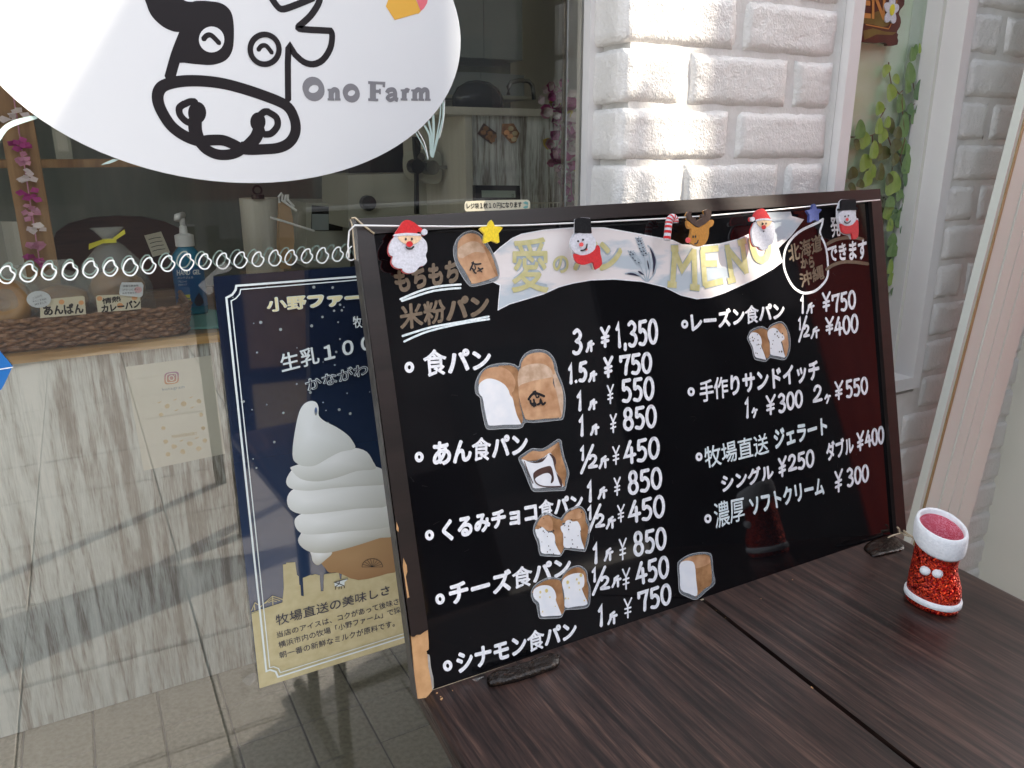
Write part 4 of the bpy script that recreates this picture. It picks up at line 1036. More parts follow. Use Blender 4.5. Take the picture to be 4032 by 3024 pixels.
MB().rings([rr((ccx, D_), bw * 1.012, .0305, az + .022), rr((ccx, D_), bw * 1.012, .0305, az + (zt - az) * .70)], False, False).build('bottle_label', M['gel_label'], gel, smooth=True)
MB().rings([rr((ccx, D_), .024, .024, zt, p=1), rr((ccx, D_), .024, .024, zt + .028, p=1), rr((ccx, D_), .020, .02, zt + .030, p=1), rr((ccx, D_), .011, .011, zt + .033, p=1), rr((ccx, D_), .009, .009, zt + .052, p=1)]).build('pump_collar', M['plastic'], gel, smooth=False)
m = MB(); m.tube([(ccx, D_, zt + .05), (ccx, D_, zt + .078)], .007); m.tube([(ccx + .004, D_ + .008, zt + .080), (ccx - .014, D_ - .03, zt + .079), (ccx - .016, D_ - .036, zt + .070)], .0085); m.build('pump_head', M['plastic'], gel, smooth=True)
m = MB(); write(m, GS, GS.c('H', [(152, 655), (300, 652), (300, 682), (153, 690)]), 'HAND GEL', .001, bold=.02); write(m, GS, GS.c('H', [(158, 697), (255, 692), (255, 708), (158, 712)]), 'ハンドジェル', .001, bold=.01)
write(m, GS, GS.c('H', [(162, 722), (215, 720), (215, 732), (162, 736)]), 'アルコール', .001, bold=.0); write(m, GS, GS.c('H', [(162, 742), (215, 740), (215, 752), (162, 756)]), '洗浄タイプ', .001, bold=.0)
m.build('label_lettering', M['chalk_blue'], gel)
m = MB(); m.flat(GS, GS.c('H', [(173, 812), (235, 808), (235, 828), (174, 830)]), .001); m.flat(GS, GS.c('H', [(176, 836), (240, 834), (240, 856), (178, 856)]), .001); m.build('yellow_bars', M['yellow'], gel)
m = MB(); m.flat(GS, GS.c('H', [(290, 795), (315, 835), (320, 860), (300, 880), (275, 878), (260, 858), (265, 835)]), .0011); m.build('drop_mark', M['navy_marker'], gel)
mt_ = thing('mint_mat', 'mint green mat under the hand gel bottle', 'mat', (ax, D_ - .01, pz))
_q = [onz(px('P', *p), pz) for p in ((1130, 632), (1098, 540), (1280, 510), (1380, 520), (1400, 620))]; MB().slab(Surf((0, 0, pz), (1, 0, 0), (0, 1, 0)), [(v.x, v.y) for v in _q], 0, .005).build('mat', M['mint'], mt_)
# clear card stand reflection / paper roll / black box
def cyl(c, r, z0, z1, n=28): return [[Vector((c[0] + r * cos(2 * PI * k / n), c[1] + r * sin(2 * PI * k / n), z)) for k in range(n)] for z in (z0, z1)]
D_ = 2.42; xl, xr = ip('H', 560, 400, D_)[0], ip('H', 795, 400, D_)[0]; zt = ip('H', 660, 205, D_)[1]; cx_ = (xl + xr) / 2
rl_ = thing('paper_towel_roll', 'large roll of paper towel standing on the counter', 'paper roll', (cx_, D_, pz))
MB().rings(cyl((cx_, D_), (xr - xl) / 2, pz, zt)).build('paper_roll', M['roll'], rl_, smooth=False)
m = MB(); m.rings(cyl((cx_ - .01, D_ - .05), .018, zt, zt + .012, 12)); torus(m, Vector((cx_ - .01, D_ - .05, zt + .024)), .012, .003, PI / 2, 14, 6); m.build('holder_loop', M['black'], rl_)
kb = thing('kraft_bag', 'brown paper bag with clips leaning beside the paper roll', 'bag', (*[ip('H', 830, 500, 2.3)[0], 2.3], pz))
S_ = wall(2.3); MB().slab(S_, S_.c('H', [(785, 225), (840, 240), (862, 330), (872, 470), (850, 640), (790, 640), (775, 480)]), 0, .03).build('bag', M['kraft'], kb)
m = MB()
for P in ([(775, 232), (770, 195), (788, 172), (795, 185), (790, 215), (880, 280)], [(808, 225), (815, 185), (828, 182), (828, 215), (865, 255)], [(720, 322), (800, 345), (990, 405)]): m.tube([S_.pt(*S_.uv(px('H', *p)), .036) for p in P], .0035, 6)
m.build('clip', M['plastic'], kb)
mw = thing('small_oven', 'dark oven with a square window on the back counter', 'oven', (*[ip('H', 1090, 330, 2.75)[0], 2.75], ip('H', 1090, 430, 2.75)[1]))
S_ = wall(2.72)
MB().slab(S_, S_.c('H', [(960, 235), (1240, 235), (1235, 640), (960, 640)]), -.3, 0).build('oven_body', M['machine'], mw)
MB().slab(S_, S_.c('H', [(995, 250), (1190, 268), (1186, 410), (990, 408)]), .0005, .004).build('oven_window', M['black'], mw)
MB().slab(S_, S_.c('H', [(995, 305), (1098, 305), (1098, 405), (992, 405)]), .0045, .006).build('oven_notice', M['grey_panel'], mw)
# oval dark board
S_ = wall(2.75); ob = thing('dark_oval_board', 'dark brown wooden board with a rounded top standing behind the breads', 'board', S_.pt(*S_.uv(px('O', 780, 1600))))
MB().slab(S_, S_.c('O', [(330, 2000), (328, 1500), (350, 1440), (430, 1385), (560, 1352), (720, 1340), (880, 1345), (1020, 1375), (1130, 1425), (1190, 1490), (1205, 1580), (1210, 2000)]), 0, .025).build('board', M['arch'], ob)
S_ = wall(2.7); yn = thing('yellow_note', 'pale yellow handwritten note stuck on the dark oval board', 'note', S_.pt(*S_.uv(px('O', 970, 1510))))
MB().slab(S_, S_.c('O', [(897, 1465), (1002, 1440), (1058, 1570), (950, 1598)]), 0, .002).build('note', M['card'], yn)
m = MB()
for k in range(4): m.stroke(S_, S_.c('O', [(925 + k * 8, 1490 + k * 24), (960 + k * 8, 1480 + k * 24), (1000 + k * 9, 1475 + k * 24)]), .002, .0025)
m.build('note_writing', M['poster_text'], yn)
# post with garland, shelf
D_ = 2.15; pa, pb = ip('O', 150, 1000, D_)[0] - .035, ip('O', 150, 1000, D_)[0] + .032
post = thing('wooden_post', 'pale wooden post hung with pink flowers at the left of the shop interior', 'post', (pa, D_, pz))
MB().box(pa, pb, D_, D_ + .04, pz - .002, 2.4).build('post', M['pine_dk'], post)
gl = thing('flower_string', 'string of pink and white flowers hanging down the wooden post', 'garland', ((pa + pb) / 2, D_ - .01, 1.2))
rg = random.Random(9)
for i, (x, y) in enumerate(((130, 900), (150, 1000), (165, 1100), (195, 1220), (200, 1320), (220, 1420), (230, 1530), (250, 1620), (95, 720))):
    a, b = ip('O', x, y, D_ - .012); m = MB()
    for k in range(7):
        t_ = 2 * PI * k / 7 + rg.random(); c = Vector((a, D_ - .012, b)); d = Vector((cos(t_), -.5 * abs(sin(t_ * 2)), sin(t_) * .5)) * rg.uniform(.018, .030); u = Vector((-sin(t_), 0, cos(t_))) * .008; c = c + Vector((rg.uniform(-.008, .008), 0, rg.uniform(-.01, .01)))
        m.add([c, c + d * .6 + u, c + d, c + d * .6 - u], [(0, 1, 2, 3)])
    m.build('flower', (M['lei'], M['lei_p'], M['lei_w'])[(0, 1, 2, 0, 1, 2, 1, 0, 2)[i]], gl)
MB().tube([(ip('O', 95, 600, D_)[0], D_ - .01, 1.7), (ip('O', 250, 1640, D_)[0], D_ - .01, ip('O', 250, 1640, D_)[1])], .0015, 5).build('flower_cord', M['lei_p'], gl)
D_ = 2.45; sh = thing('wall_shelf', 'brown wooden shelf with a white box on it under the oval sticker', 'shelf', (ip('O', 400, 1020, D_)[0], D_, ip('O', 400, 1020, D_)[1]))
z1 = ip('O', 500, 990, D_)[1]; z0 = ip('O', 500, 1042, D_)[1]
MB().box(-.9, ip('O', 1000, 1000, D_)[0] + .1, D_, D_ + .28, z0, z1).build('shelf_board', M['pine_dk'], sh)
sb = thing('white_box', 'small white box standing on the wall shelf', 'box', (ip('O', 400, 950, 2.5)[0], 2.5, z1))
MB().box(ip('O', 345, 950, 2.5)[0], ip('O', 450, 950, 2.5)[0], 2.5, 2.6, z1, z1 + .10).build('box_body', M['machine'], sb)
MB().box(ip('O', 365, 950, 2.5)[0], ip('O', 430, 950, 2.5)[0], 2.497, 2.4995, z1 + .02, z1 + .07).build('box_label', M['roll'], sb)
pw = thing('pale_curtain', 'pale grey hanging cloth at the far left of the shop interior', 'curtain', (ip('O', 20, 1400, 2.6)[0], 2.6, 1))
b_ = MB(); n = 40
xa, xb = -1.2, ip('g', 255, 300, 2.6)[0]
b_.rings([[Vector((xa + (xb - xa) * i / n, 2.6 + .02 * sin(i * 1.7), z)) for i in range(n + 1)] for z in (.9, ip('g', 100, -60, 2.6)[1])], False, False)
b_.f = [f for f in b_.f if max(f) - min(f) < 2 * n + 3 and not (0 in f and n in f)]
b_.build('curtain', M['roll'], pw)
# right side: till stand with food magnets
D_ = 2.2; S_ = wall(D_)
ts = thing('till_cabinet', 'whitewashed cabinet with a dark top at the right of the shop interior', 'cabinet', (S_.uv(px('R', 1180, 900))[0], D_, .0))
x0, z1 = S_.uv(px('R', 852, 690)); x1 = S_.uv(px('R', 1510, 720))[0]
MB().box(x0 + .012, x1, D_, D_ + .5, 0, z1 - .012).build('cabinet_front', M['whitewash'], ts)
MB().box(x0 - .012, x0 + .0115, D_ - .008, D_ + .5, 0, z1 - .012).build('cabinet_stile', M['roll'], ts)
MB().box(x0 - .09, x1 + .04, D_ - .02, D_ + .52, z1 - .0115, z1 + .01).build('cabinet_top', M['roll'], ts)
MB().box(x0 - .2, x1 + .3, D_ + .55, D_ + .9, 0, z1 + .04).build('sink_counter', M['black'], ts)
P1 = S_.off(.001)
for nm, lbl, P, mt, dots, dm in (('cake_magnet', 'little dark tray of brown cakes magnet, left of two on the cabinet', [(952, 768), (1030, 828), (1000, 895), (916, 832)], M['arch'], [(960, 800), (945, 825), (985, 830), (975, 855), (1010, 848), (1000, 872)], M['crust_dk']),
                                  ('bread_magnet', 'little bread and orange slices magnet, right of two on the cabinet', [(1070, 770), (1135, 768), (1172, 830), (1150, 885), (1125, 892), (1065, 830)], M['crust_dk'], [(1090, 825), (1112, 848), (1115, 800), (1140, 830), (1135, 865)], M['card_orange'])):
    t = thing(nm, lbl, 'magnet', P1.pt(*P1.uv(px('R', *P[0]))))
    MB().slab(P1, P1.c('R', P), 0, .006).build('tray', mt, t)
    for i, q in enumerate(dots): MB().slab(P1, P1.c('R', ell(q[0], q[1], 15, 15, 14)), .006, .012).build('cake', dm if i < 2 or dm != M['card_orange'] else M['bread_print'], t)
calc = thing('till_display', 'black desk calculator with a pale green screen in front of the cabinet', 'calculator', P1.pt(*P1.uv(px('R', 1025, 1230))))
S2_ = wall(2.12)
MB().slab(S2_, S2_.c('R', [(885, 1152), (1160, 1154), (1165, 1262), (888, 1262)]), 0, .02).build('body', M['black'], calc)
MB().slab(S2_, S2_.c('R', [(922, 1182), (1130, 1185), (1132, 1227), (924, 1226)]), .0205, .0215).build('screen', M['lcd'], calc)
m = MB(); digits(m, S2_, S2_.c('R', [(1108, 1205), (1120, 1205), (1120, 1222), (1108, 1222)]), '0', .022, .0012); m.build('screen_digit', M['black'], calc)
S3_ = wall(GD - .0035)
bsn = thing('bag_charge_sign', 'pale rounded sign reading レジ袋1枚10円になります above the top edge of the menu board', 'sign', S3_.pt(*S3_.uv(px('R', 1035, 1280))))
MB().slab(S3_, S3_.c('R', [(835, 1270), (842, 1252), (1050, 1244), (1228, 1242), (1240, 1255), (1240, 1290), (1230, 1302), (1050, 1308), (845, 1315), (835, 1302)]), 0, .0012).build('plate', M['card'], bsn)
m = MB(); write(m, S3_, S3_.c('R', [(845, 1262), (1188, 1253), (1188, 1293), (848, 1302)]), 'レジ袋１枚１０円になります', .0014, bold=.02, jit=.04); m.build('sign_lettering', M['ink'], bsn)
m = MB(); m.flat(S3_, S3_.c('R', [(1195, 1262), (1212, 1252), (1228, 1258), (1228, 1275), (1212, 1270)]), .0015); m.flat(S3_, S3_.c('R', [(1195, 1290), (1212, 1280), (1228, 1278), (1226, 1292), (1210, 1298)]), .0015); m.build('drops', M['mint'], bsn)
S4_ = wall(2.05)
bskt = thing('wire_tray', 'pale wire tray beside the bag charge sign', 'tray', S4_.pt(*S4_.uv(px('R', 1350, 1290))))
m = MB()
for i in range(9): m.tube([S4_.pt(*S4_.uv(px('R', 1245 + i * 24, 1262))), S4_.pt(*S4_.uv(px('R', 1245 + i * 24, 1310)))], .0015, 5)
m.tube([S4_.pt(*S4_.uv(px('R', 1240, 1264))), S4_.pt(*S4_.uv(px('R', 1440, 1260)))], .002, 5); m.build('wires', M['roll'], bskt)
D_ = 2.35; S_ = wall(D_)
mc = thing('bread_slicer', 'cream machine with a metal knob in the middle of the shop interior', 'machine', S_.pt(*S_.uv(px('R', 610, 1050))))
MB().slab(S_, smoothp(S_.c('R', [(530, 962), (560, 935), (660, 940), (690, 970), (697, 1080), (680, 1135), (620, 1142), (550, 1110), (525, 1050)]), 3, True), -.1, 0).build('housing', M['machine'], mc)
m = MB()
kc = S_.pt(*S_.uv(px('R', 600, 1042)), .0); m.tube([kc, kc + Vector((0, -.05, 0))], .022, 18); m.tube([kc + Vector((.0, -.03, 0)), kc + Vector((.055, -.03, .0))], .006, 8); kc2 = S_.pt(*S_.uv(px('R', 545, 975)), 0); m.tube([kc2, kc2 + Vector((0, -.03, 0))], .012, 12)
m.build('knob', M['steel'], mc, smooth=False)
m = MB(); m.slab(S_, S_.c('R', [(508, 850), (545, 850), (548, 930), (535, 1000), (540, 1330), (552, 1330), (560, 1330), (520, 1330), (522, 1000), (512, 940)]), .001, .02); m.tube([S_.pt(*S_.uv(px('R', 515, 1035)), .0), S_.pt(*S_.uv(px('R', 515, 1035)), .04)], .022, 14); m.build('arm', M['black'], mc)
ap = thing('grey_appliance', 'wide grey cream appliance with a round knob below the slicer', 'appliance', S_.pt(*S_.uv(px('R', 380, 1200))))
MB().slab(wall(2.5), wall(2.5).c('R', [(110, 1088), (640, 1078), (640, 1420), (110, 1420)]), -.3, 0).build('body', M['machine'], ap)
kq = wall(2.5).pt(*wall(2.5).uv(px('R', 225, 1262)), 0); MB().tube([kq, kq + Vector((0, -.03, 0))], .024, 16).build('knob', M['black'], ap)
tb = thing('wall_tiles_panel', 'dark ribbed splash panel behind the slicer', 'panel', (wall(2.7).uv(px('R', 770, 900))[0], 2.7, 1))
S_ = wall(2.7)
for k in range(12): MB().slab(S_, S_.c('R', [(695, 700 + k * 48), (860, 700 + k * 48), (860, 744 + k * 48), (695, 744 + k * 48)]), 0, .01).build('rib', M['black_metal'], tb)
uc = thing('wall_cupboards', 'pale grey wall cupboards high on the back wall', 'cupboard', (wall(3.2).uv(px('R', 1000, 200))[0], 3.2, 1.7))
S_ = wall(3.2)
for P in ([(560, -200), (950, -200), (955, 362), (560, 345)], [(957, -200), (1195, -200), (1197, 376), (958, 363)]): MB().slab(S_, S_.c('R', P), -.3, 0).build('cupboard_door', M['grey_panel'], uc)
for P in ([(560, 440), (948, 447), (950, 600), (560, 590)], [(952, 447), (1220, 465), (1222, 622), (952, 600)]): MB().slab(S_, S_.c('R', P), -.3, -.02).build('lower_door', M['grey_panel'], uc)
MB().slab(S_, S_.c('R', [(560, 588), (1250, 600), (1250, 622), (560, 606)]), -.02, .02).build('light_rail', M['machine'], uc)
pot = thing('dark_pot', 'dark blue domed pot on the black worktop', 'pot', S_.pt(*S_.uv(px('R', 920, 640))))
c = wall(2.95); a, b = c.uv(px('R', 920, 640)); MB().rings([[Vector((a + r_ * cos(2 * PI * k / 20), 2.95 + r_ * sin(2 * PI * k / 20) * .6, b + z)) for k in range(20)] for r_, z in ((.11, -.02), (.11, .02), (.09, .055), (.05, .078), (.01, .085))]).build('pot_body', M['facade_dk'], pot, smooth=True)
fc = thing('kitchen_tap', 'curved chrome kitchen tap above the dark worktop', 'tap', c.pt(*c.uv(px('R', 1250, 610))))
MB().tube([c.pt(*c.uv(px('R', *p))) for p in [(1108, 590), (1108, 540), (1125, 512), (1180, 500), (1235, 505), (1258, 530), (1265, 570), (1268, 620)]], .009, 8).build('spout', M['steel'], fc, smooth=True)
# purple lei hanging inside the glass
D_ = 1.30
lei = thing('orchid_garland', 'purple and white flower garland hanging inside the window beside the brick pillar', 'garland', (*[ip('R', 1450, 900, D_)[0], D_], ip('R', 1450, 900, D_)[1]))
path = [(1360, 590), (1440, 560), (1400, 640), (1380, 690), (1440, 700), (1430, 780), (1450, 850), (1410, 920), (1460, 950), (1430, 1010), (1480, 1060), (1500, 1130), (1500, 1200), (1520, 1270), (1490, 1320)]
P = smoothp([ip('R', *p, D_) for p in path], 2)
for i, (a, b) in enumerate(P):
    for k in range(4):
        t_ = rg.uniform(0, 2 * PI); L_ = rg.uniform(.018, .032); d = Vector((cos(t_), rg.uniform(-.5, .2), sin(t_) * .75)) * L_; u = Vector((-sin(t_), 0, cos(t_))) * L_ * .34
        c = Vector((a, D_ + rg.uniform(-.015, .01), b)) + d * .3
        MB().add([c, c + d * .35 + u, c + d * .8 + u * .8 + Vector((0, -.004, 0)), c + d + Vector((0, -.002, 0)), c + d * .8 - u * .8 + Vector((0, -.004, 0)), c + d * .35 - u, c + d * .5 + Vector((0, .006, 0))], [(0, 1, 6), (1, 2, 6), (2, 3, 6), (3, 4, 6), (4, 5, 6), (5, 0, 6)]).build('petal', (M['lei'], M['lei_w'], M['lei'], M['lei_p'])[k] if i % 5 else M['lei_y'] if k == 0 else M['lei_w'], lei)
MB().tube([Vector((a, D_, b)) for a, b in P], .002, 5).build('garland_cord', M['lei'], lei)

# ================================================================== TABLE
tq = lambda q: TABLE.uv(q)
tl0 = tq((1695, 2735)); tg = tq((2783.8, 2364.5)); tg2 = tq((3500, 2946.5)); trr = tq((3854, 2260.6)); trf = tq((4032, 2357))
gx = (tg[0] + tg2[0]) / 2; rx_ = (trr[0] + trf[0]) / 2; yb = .028; yf = -.62
table = thing('table', 'folding table with two dark walnut laminate leaves and a gap between them', 'table', (.73, .45, 0))
TMB = {}
def leaf_top(x0, x1, nm, rl_, rr_):
    m = MB(); r = .012; th = .028; prof = []
    L = [(x0 + (r * (1 - cos(a)) if rl_ else 0), -r + r * sin(a)) for a in [PI / 2 * k / 5 for k in range(6)]] if rl_ else [(x0, 0)]
    R_ = [(x1 - (r * (1 - sin(a)) if rr_ else 0), -r + r * cos(a)) for a in [PI / 2 * k / 5 for k in range(6)]] if rr_ else [(x1, 0)]
    if rl_: L = [(x0 + r - r * cos(a), -r + r * sin(a)) for a in [PI / 2 * k / 5 for k in range(6)]]
    if rr_: R_ = [(x1 - r + r * sin(a), -r + r * cos(a)) for a in [PI / 2 * k / 5 for k in range(6)]]
    prof = [(x0 + .002, -th)] + L + R_ + [(x1 - .002, -th)]
    rings = [[TABLE.pt(a, y, b) for a, b in prof] for y in (yf, yb)]
    m.rings(rings); o = m.build(nm, M['table'], table); return o
xL = tl0[0] - .010
leaf_top(xL, gx - .0035, 'table_leaf', True, False)
leaf_top(gx + .0035, rx_, 'table_leaf', False, True)
TF = Surf((0, 0, 0), TABLE.ex, TABLE.ey); 
def tpt(a, b, h): return TABLE.pt(a, b, h)
MB().slab(TABLE, rect(xL + .03, yf + .04, rx_ - .03, yb - .04), -.06, -.0285).build('apron', M['black_metal'], table)
for xx in (.09, rx_ - .10):
    c0_, c1_ = tpt(xx, yf + .10, -.06), tpt(xx, yb - .08, -.06)
    f0, f1 = Vector((c0_.x, c0_.y - .02, .018)), Vector((c1_.x, c1_.y + .03, .018))
    MB().tube([f0, f1], .016, 10).build('foot_bar', M['black_metal'], table, smooth=True)
    for t_ in (.28, .72):
        p = f0.lerp(f1, t_); q = c0_.lerp(c1_, t_); MB().tube([p, q], .014, 10).build('leg', M['black_metal'], table, smooth=True)
a_, b_ = tpt(.09, -.2, -.5), tpt(rx_ - .10, -.2, -.5)
MB().tube([a_, b_], .011, 8).build('cross_bar', M['black_metal'], table)

# ================================================================== MENU BOARD
bd = thing('menu_board', 'black framed menu board with white handwritten bread prices leaning on the wall above the table', 'menu board', BOARD.uv and BOARD.hit((2600, 2430)))
Bq = lambda q: BOARD.uv(q)
TLc, TRc, BRc, BLc = Bq((1395, 861)), Bq((3466, 743)), Bq((3569, 2091)), Bq((1645, 2752))
iTL = Bq(px('A', 272, 268)); iTR = Bq((3433, 800)); iBR = Bq((3532, 2107)); iBL = Bq(px('h', 580, 830))
def ixy(P0, P1, t): return (P0[0] + (P1[0] - P0[0]) * t, P0[1] + (P1[1] - P0[1]) * t)
fw = iTL[0] - TLc[0]; fh = TLc[1] - iTL[1]
fr = MB()
MB().slab(BOARD, [TLc, TRc, (iTR[0], TRc[1] - fh), iTL], -.012, 0).build('top_rail', M['frame'], bd)
ft = .66; kf = lambda t: ixy(TLc, BLc, t); ki = lambda t: ixy(iTL, iBL, t)
T1 = (Bq(px('h', 330, 225))[1] - TLc[1]) / (BLc[1] - TLc[1])
Pb = BOARD.c('h', [(515, 155), (480, 170), (430, 207), (390, 208), (362, 232), (330, 226)])
MB().slab(BOARD, [TLc, iTL] + Pb, -.012, 0).build('left_rail', M['frame'], bd)
Pf = BOARD.c('h', [(330, 226), (362, 232), (390, 208), (430, 207), (480, 170), (515, 155), (525, 300), (525, 372), (500, 392), (512, 440), (520, 560), (548, 700), (563, 820), (525, 870), (520, 895), (410, 912), (398, 890), (368, 640), (340, 330)])
MB().slab(BOARD, Pf, -.012, -.0015).build('bare_core', M['fibre'], bd)
Pg = BOARD.c('h', [(498, 435), (540, 442), (552, 560), (580, 690), (586, 790), (560, 840), (548, 770), (520, 620), (505, 520)])
MB().slab(BOARD, Pg, -.0065, -.003).build('peeled_facing', M['peel'], bd)
MB().slab(BOARD, [(iTR[0], TRc[1] - fh), TRc, BRc, iBR], -.012, 0).build('right_rail', M['frame'], bd)
MB().slab(BOARD, [(TLc[0] + .0005, TLc[1] - .0005), (TRc[0] - .0005, TRc[1] - .0005), (BRc[0] - .0005, BRc[1] + .001), (BLc[0] + .0005, BLc[1] + .001)], -.020, -.0123).build('back_board', M['board_side'], bd)
for nm, P0_, P1_ in (('edge_strip', TLc, BLc),):
    MB().slab(BOARD, [P0_, (P0_[0] - .0012, P0_[1]), (P1_[0] - .0012, P1_[1]), P1_], -.020, -.0006).build(nm, M['board_side'], bd)
MB().slab(BOARD, [iTL, (iTR[0], TRc[1] - fh), iBR, iBL], -.0120, -.007).build('writing_panel', M['panel'], bd)
MB().slab(BOARD, [(iBL[0], iBL[1] - .0002), iBR, (iBR[0], iBR[1] - .002), (iBL[0], iBL[1] - .002)], -.0118, -.0062).build('bottom_lip', M['twine'], bd)
for P in (BOARD.c('C', [(455, 785), (462, 800), (475, 830), (480, 870), (470, 900), (480, 960), (492, 1030), (480, 1035), (470, 960), (462, 900), (452, 840)]), BOARD.c('C', [(412, 560), (426, 600), (424, 625), (412, 610)])):
    MB().slab(BOARD, P, .0001, .0004).build('chipped_edge', M['fibre'], bd)
rc = random.Random(2); m = MB()
for i in range(70):
    a, b = rc.uniform(iTL[0], iTR[0]), rc.uniform(iBL[1], iTL[1]); r_ = rc.uniform(.0002, .0006)
    if rc.random() < .6: m.flat(PANEL, ell(a, b, r_, n=6), .00008)
    else:
        t_ = rc.uniform(0, PI); l_ = rc.uniform(.002, .009); m.stroke(PANEL, [(a, b), (a + l_ * cos(t_), b + l_ * sin(t_))], .00018, .00008, caps=False)
m.build('dust_and_scratches', M['board_side'], bd, kind='stuff')
# ---- banner
def bshape(P): return P
top = [(235, 435), (330, 345), (460, 245), (560, 200), (800, 155), (1120, 130), (1460, 130), (1800, 190), (2212, 268)]
Bt = PANEL.c('Z', top) + PANEL.c('E', [(1340, 590), (1550, 602), (1750, 582), (1950, 532), (2090, 468)]) + PANEL.c('F', [(150, 440), (400, 360), (420, 520), (498, 775), (400, 850), (200, 965), (0, 1055)]) + \
     PANEL.c('E', [(1800, 1115), (1650, 1165), (1500, 1180), (1330, 1140), (1150, 1050), (900, 990), (600, 965), (350, 975), (150, 1010), (0, 1050)]) + \
     PANEL.c('Z', [(800, 850), (600, 910), (430, 960), (305, 1025), (318, 880), (330, 755), (215, 700)])
MB().flat(PANEL, Bt, .0002).build('painted_banner', M['banner'], bd)
MB().flat(PANEL, PANEL.c('F', [(330, 240), (590, 230), (603, 278), (735, 315), (600, 490), (460, 627), (415, 500), (400, 352)]), .0001).build('banner_tail', M['banner'], bd)
m = MB(); m.stroke(PANEL, Bt, .0012, .0003, True); m.build('banner_outline', M['chalk'], bd)
m = MB()
Qs = [('愛', PANEL.c('Z', [(445, 230), (860, 225), (860, 845), (445, 845)]), .02), ('の', PANEL.c('Z', [(898, 435), (1075, 430), (1068, 635), (900, 610)]), .02), ('パ', PANEL.c('Z', [(1118, 270), (1390, 270), (1390, 590), (1120, 600)]), .03), ('ン', PANEL.c('Z', [(1400, 280), (1660, 285), (1650, 600), (1400, 600)]), .03)]
mo = MB()
for s_, Q, b_ in Qs:
    m = MB(); mo = MB(); write(mo, PANEL, Q, s_, .00035, bold=b_ + .04); write(m, PANEL, Q, s_, .0008, bold=b_)
    mo.build('banner_letter_outline', M['slate'], bd); m.build('banner_lettering', M['khaki'], bd)
E_ = lambda P: PANEL.c('E', P); F_ = lambda P: PANEL.c('F', P)
MN = [E_([(1250, 640), (1340, 860), (1475, 650)]), E_([(1262, 625), (1235, 1035)]), E_([(1180, 1020), (1280, 1030)]), E_([(1468, 640), (1478, 1050)]), E_([(1425, 1050), (1530, 1062)]), E_([(1220, 632), (1300, 632)]),
      E_([(1560, 645), (1590, 1040)]), E_([(1545, 650), (1735, 630)]), E_([(1580, 800), (1720, 795)]), E_([(1580, 1035), (1785, 985)]),
      E_([(1832, 630), (1885, 980)]), E_([(1835, 640), (2045, 890)]), E_([(1990, 560), (2040, 905)]), E_([(1835, 990), (1920, 965)]), E_([(1945, 575), (2035, 545)]), E_([(1805, 632), (1860, 620)])]
for i_, (k0, k1) in enumerate(((0, 6), (6, 10), (10, 16))):
    m = MB(); mo = MB()
    for P in MN[k0:k1]: m.stroke(PANEL, P, .0092, .0008 + lift(), caps=False); mo.stroke(PANEL, P, .0118, .00035 + lift(), caps=False)
    mo.build('banner_letter_outline', M['slate'], bd); m.build('banner_lettering', M['khaki'], bd)
m = MB(); mo = MB()
U_ = smoothp(F_([(150, 540), (175, 640), (210, 730), (270, 760), (325, 720), (345, 640), (335, 560)]), 4)
m.stroke(PANEL, U_, .011, .0008 + lift()); mo.stroke(PANEL, U_, .0145, .00036 + lift())
mo.build('banner_letter_outlines', M['slate'], bd); m.build('banner_lettering', M['khaki'], bd)
m = MB()
Zp = lambda P: PANEL.c('Z', P)
for P in ([(1920, 715), (1860, 560), (1800, 470), (1750, 380)], [(1925, 715), (1915, 560), (1890, 430), (1835, 230)], [(1930, 715), (1960, 560), (1945, 400)], [(1935, 715), (2010, 620), (2022, 480), (1985, 380), (1935, 325)], [(1910, 710), (1800, 620), (1690, 630)]): m.stroke(PANEL, smoothp(Zp(P), 4), .0022, .0005 + lift())
for i in range(9):
    x, y = 1750 + i * 11, 385 + i * 16
    for s_ in (-1, 1): m.flat(PANEL, Zp(ell(x + s_ * 20, y + 4, 20, 9, 10, s_ * -35)), .0005 + lift())
for i in range(9):
    x, y = 1835 + i * 8, 245 + i * 22
    for s_ in (-1, 1): m.flat(PANEL, Zp(ell(x + s_ * 21, y + 4, 22, 10, 10, s_ * -35)), .0005 + lift())
m.build('wheat_drawing', M['slate'], bd)
m = MB()
cres = lambda P, w: m.stroke(PANEL, smoothp(Zp(P), 5), lambda t: max(.0002, w * sin(PI * min(1, max(0, t)))), .0009 + lift(), caps=False)
cres([(1955, 350), (1990, 430), (2005, 520), (1985, 650)], .0050); cres([(1700, 632), (1770, 635), (1845, 660)], .0030); cres([(1825, 602), (1855, 620), (1892, 645)], .0030); cres([(1925, 480), (1938, 540), (1945, 590)], .0022)
for x, y in ((1825, 250), (1850, 275), (1830, 275), (1835, 315), (1862, 300), (1845, 357), (1880, 345), (1862, 390), (1888, 385), (1910, 410), (1745, 395), (1740, 425), (1770, 418), (1770, 460), (1795, 485), (1835, 510), (1885, 430)): m.flat(PANEL, Zp(ell(x, y, 11, 6, 8, 30)), .0011 + lift())
m.build('wheat_grain_marks', M['navy_marker'], bd)
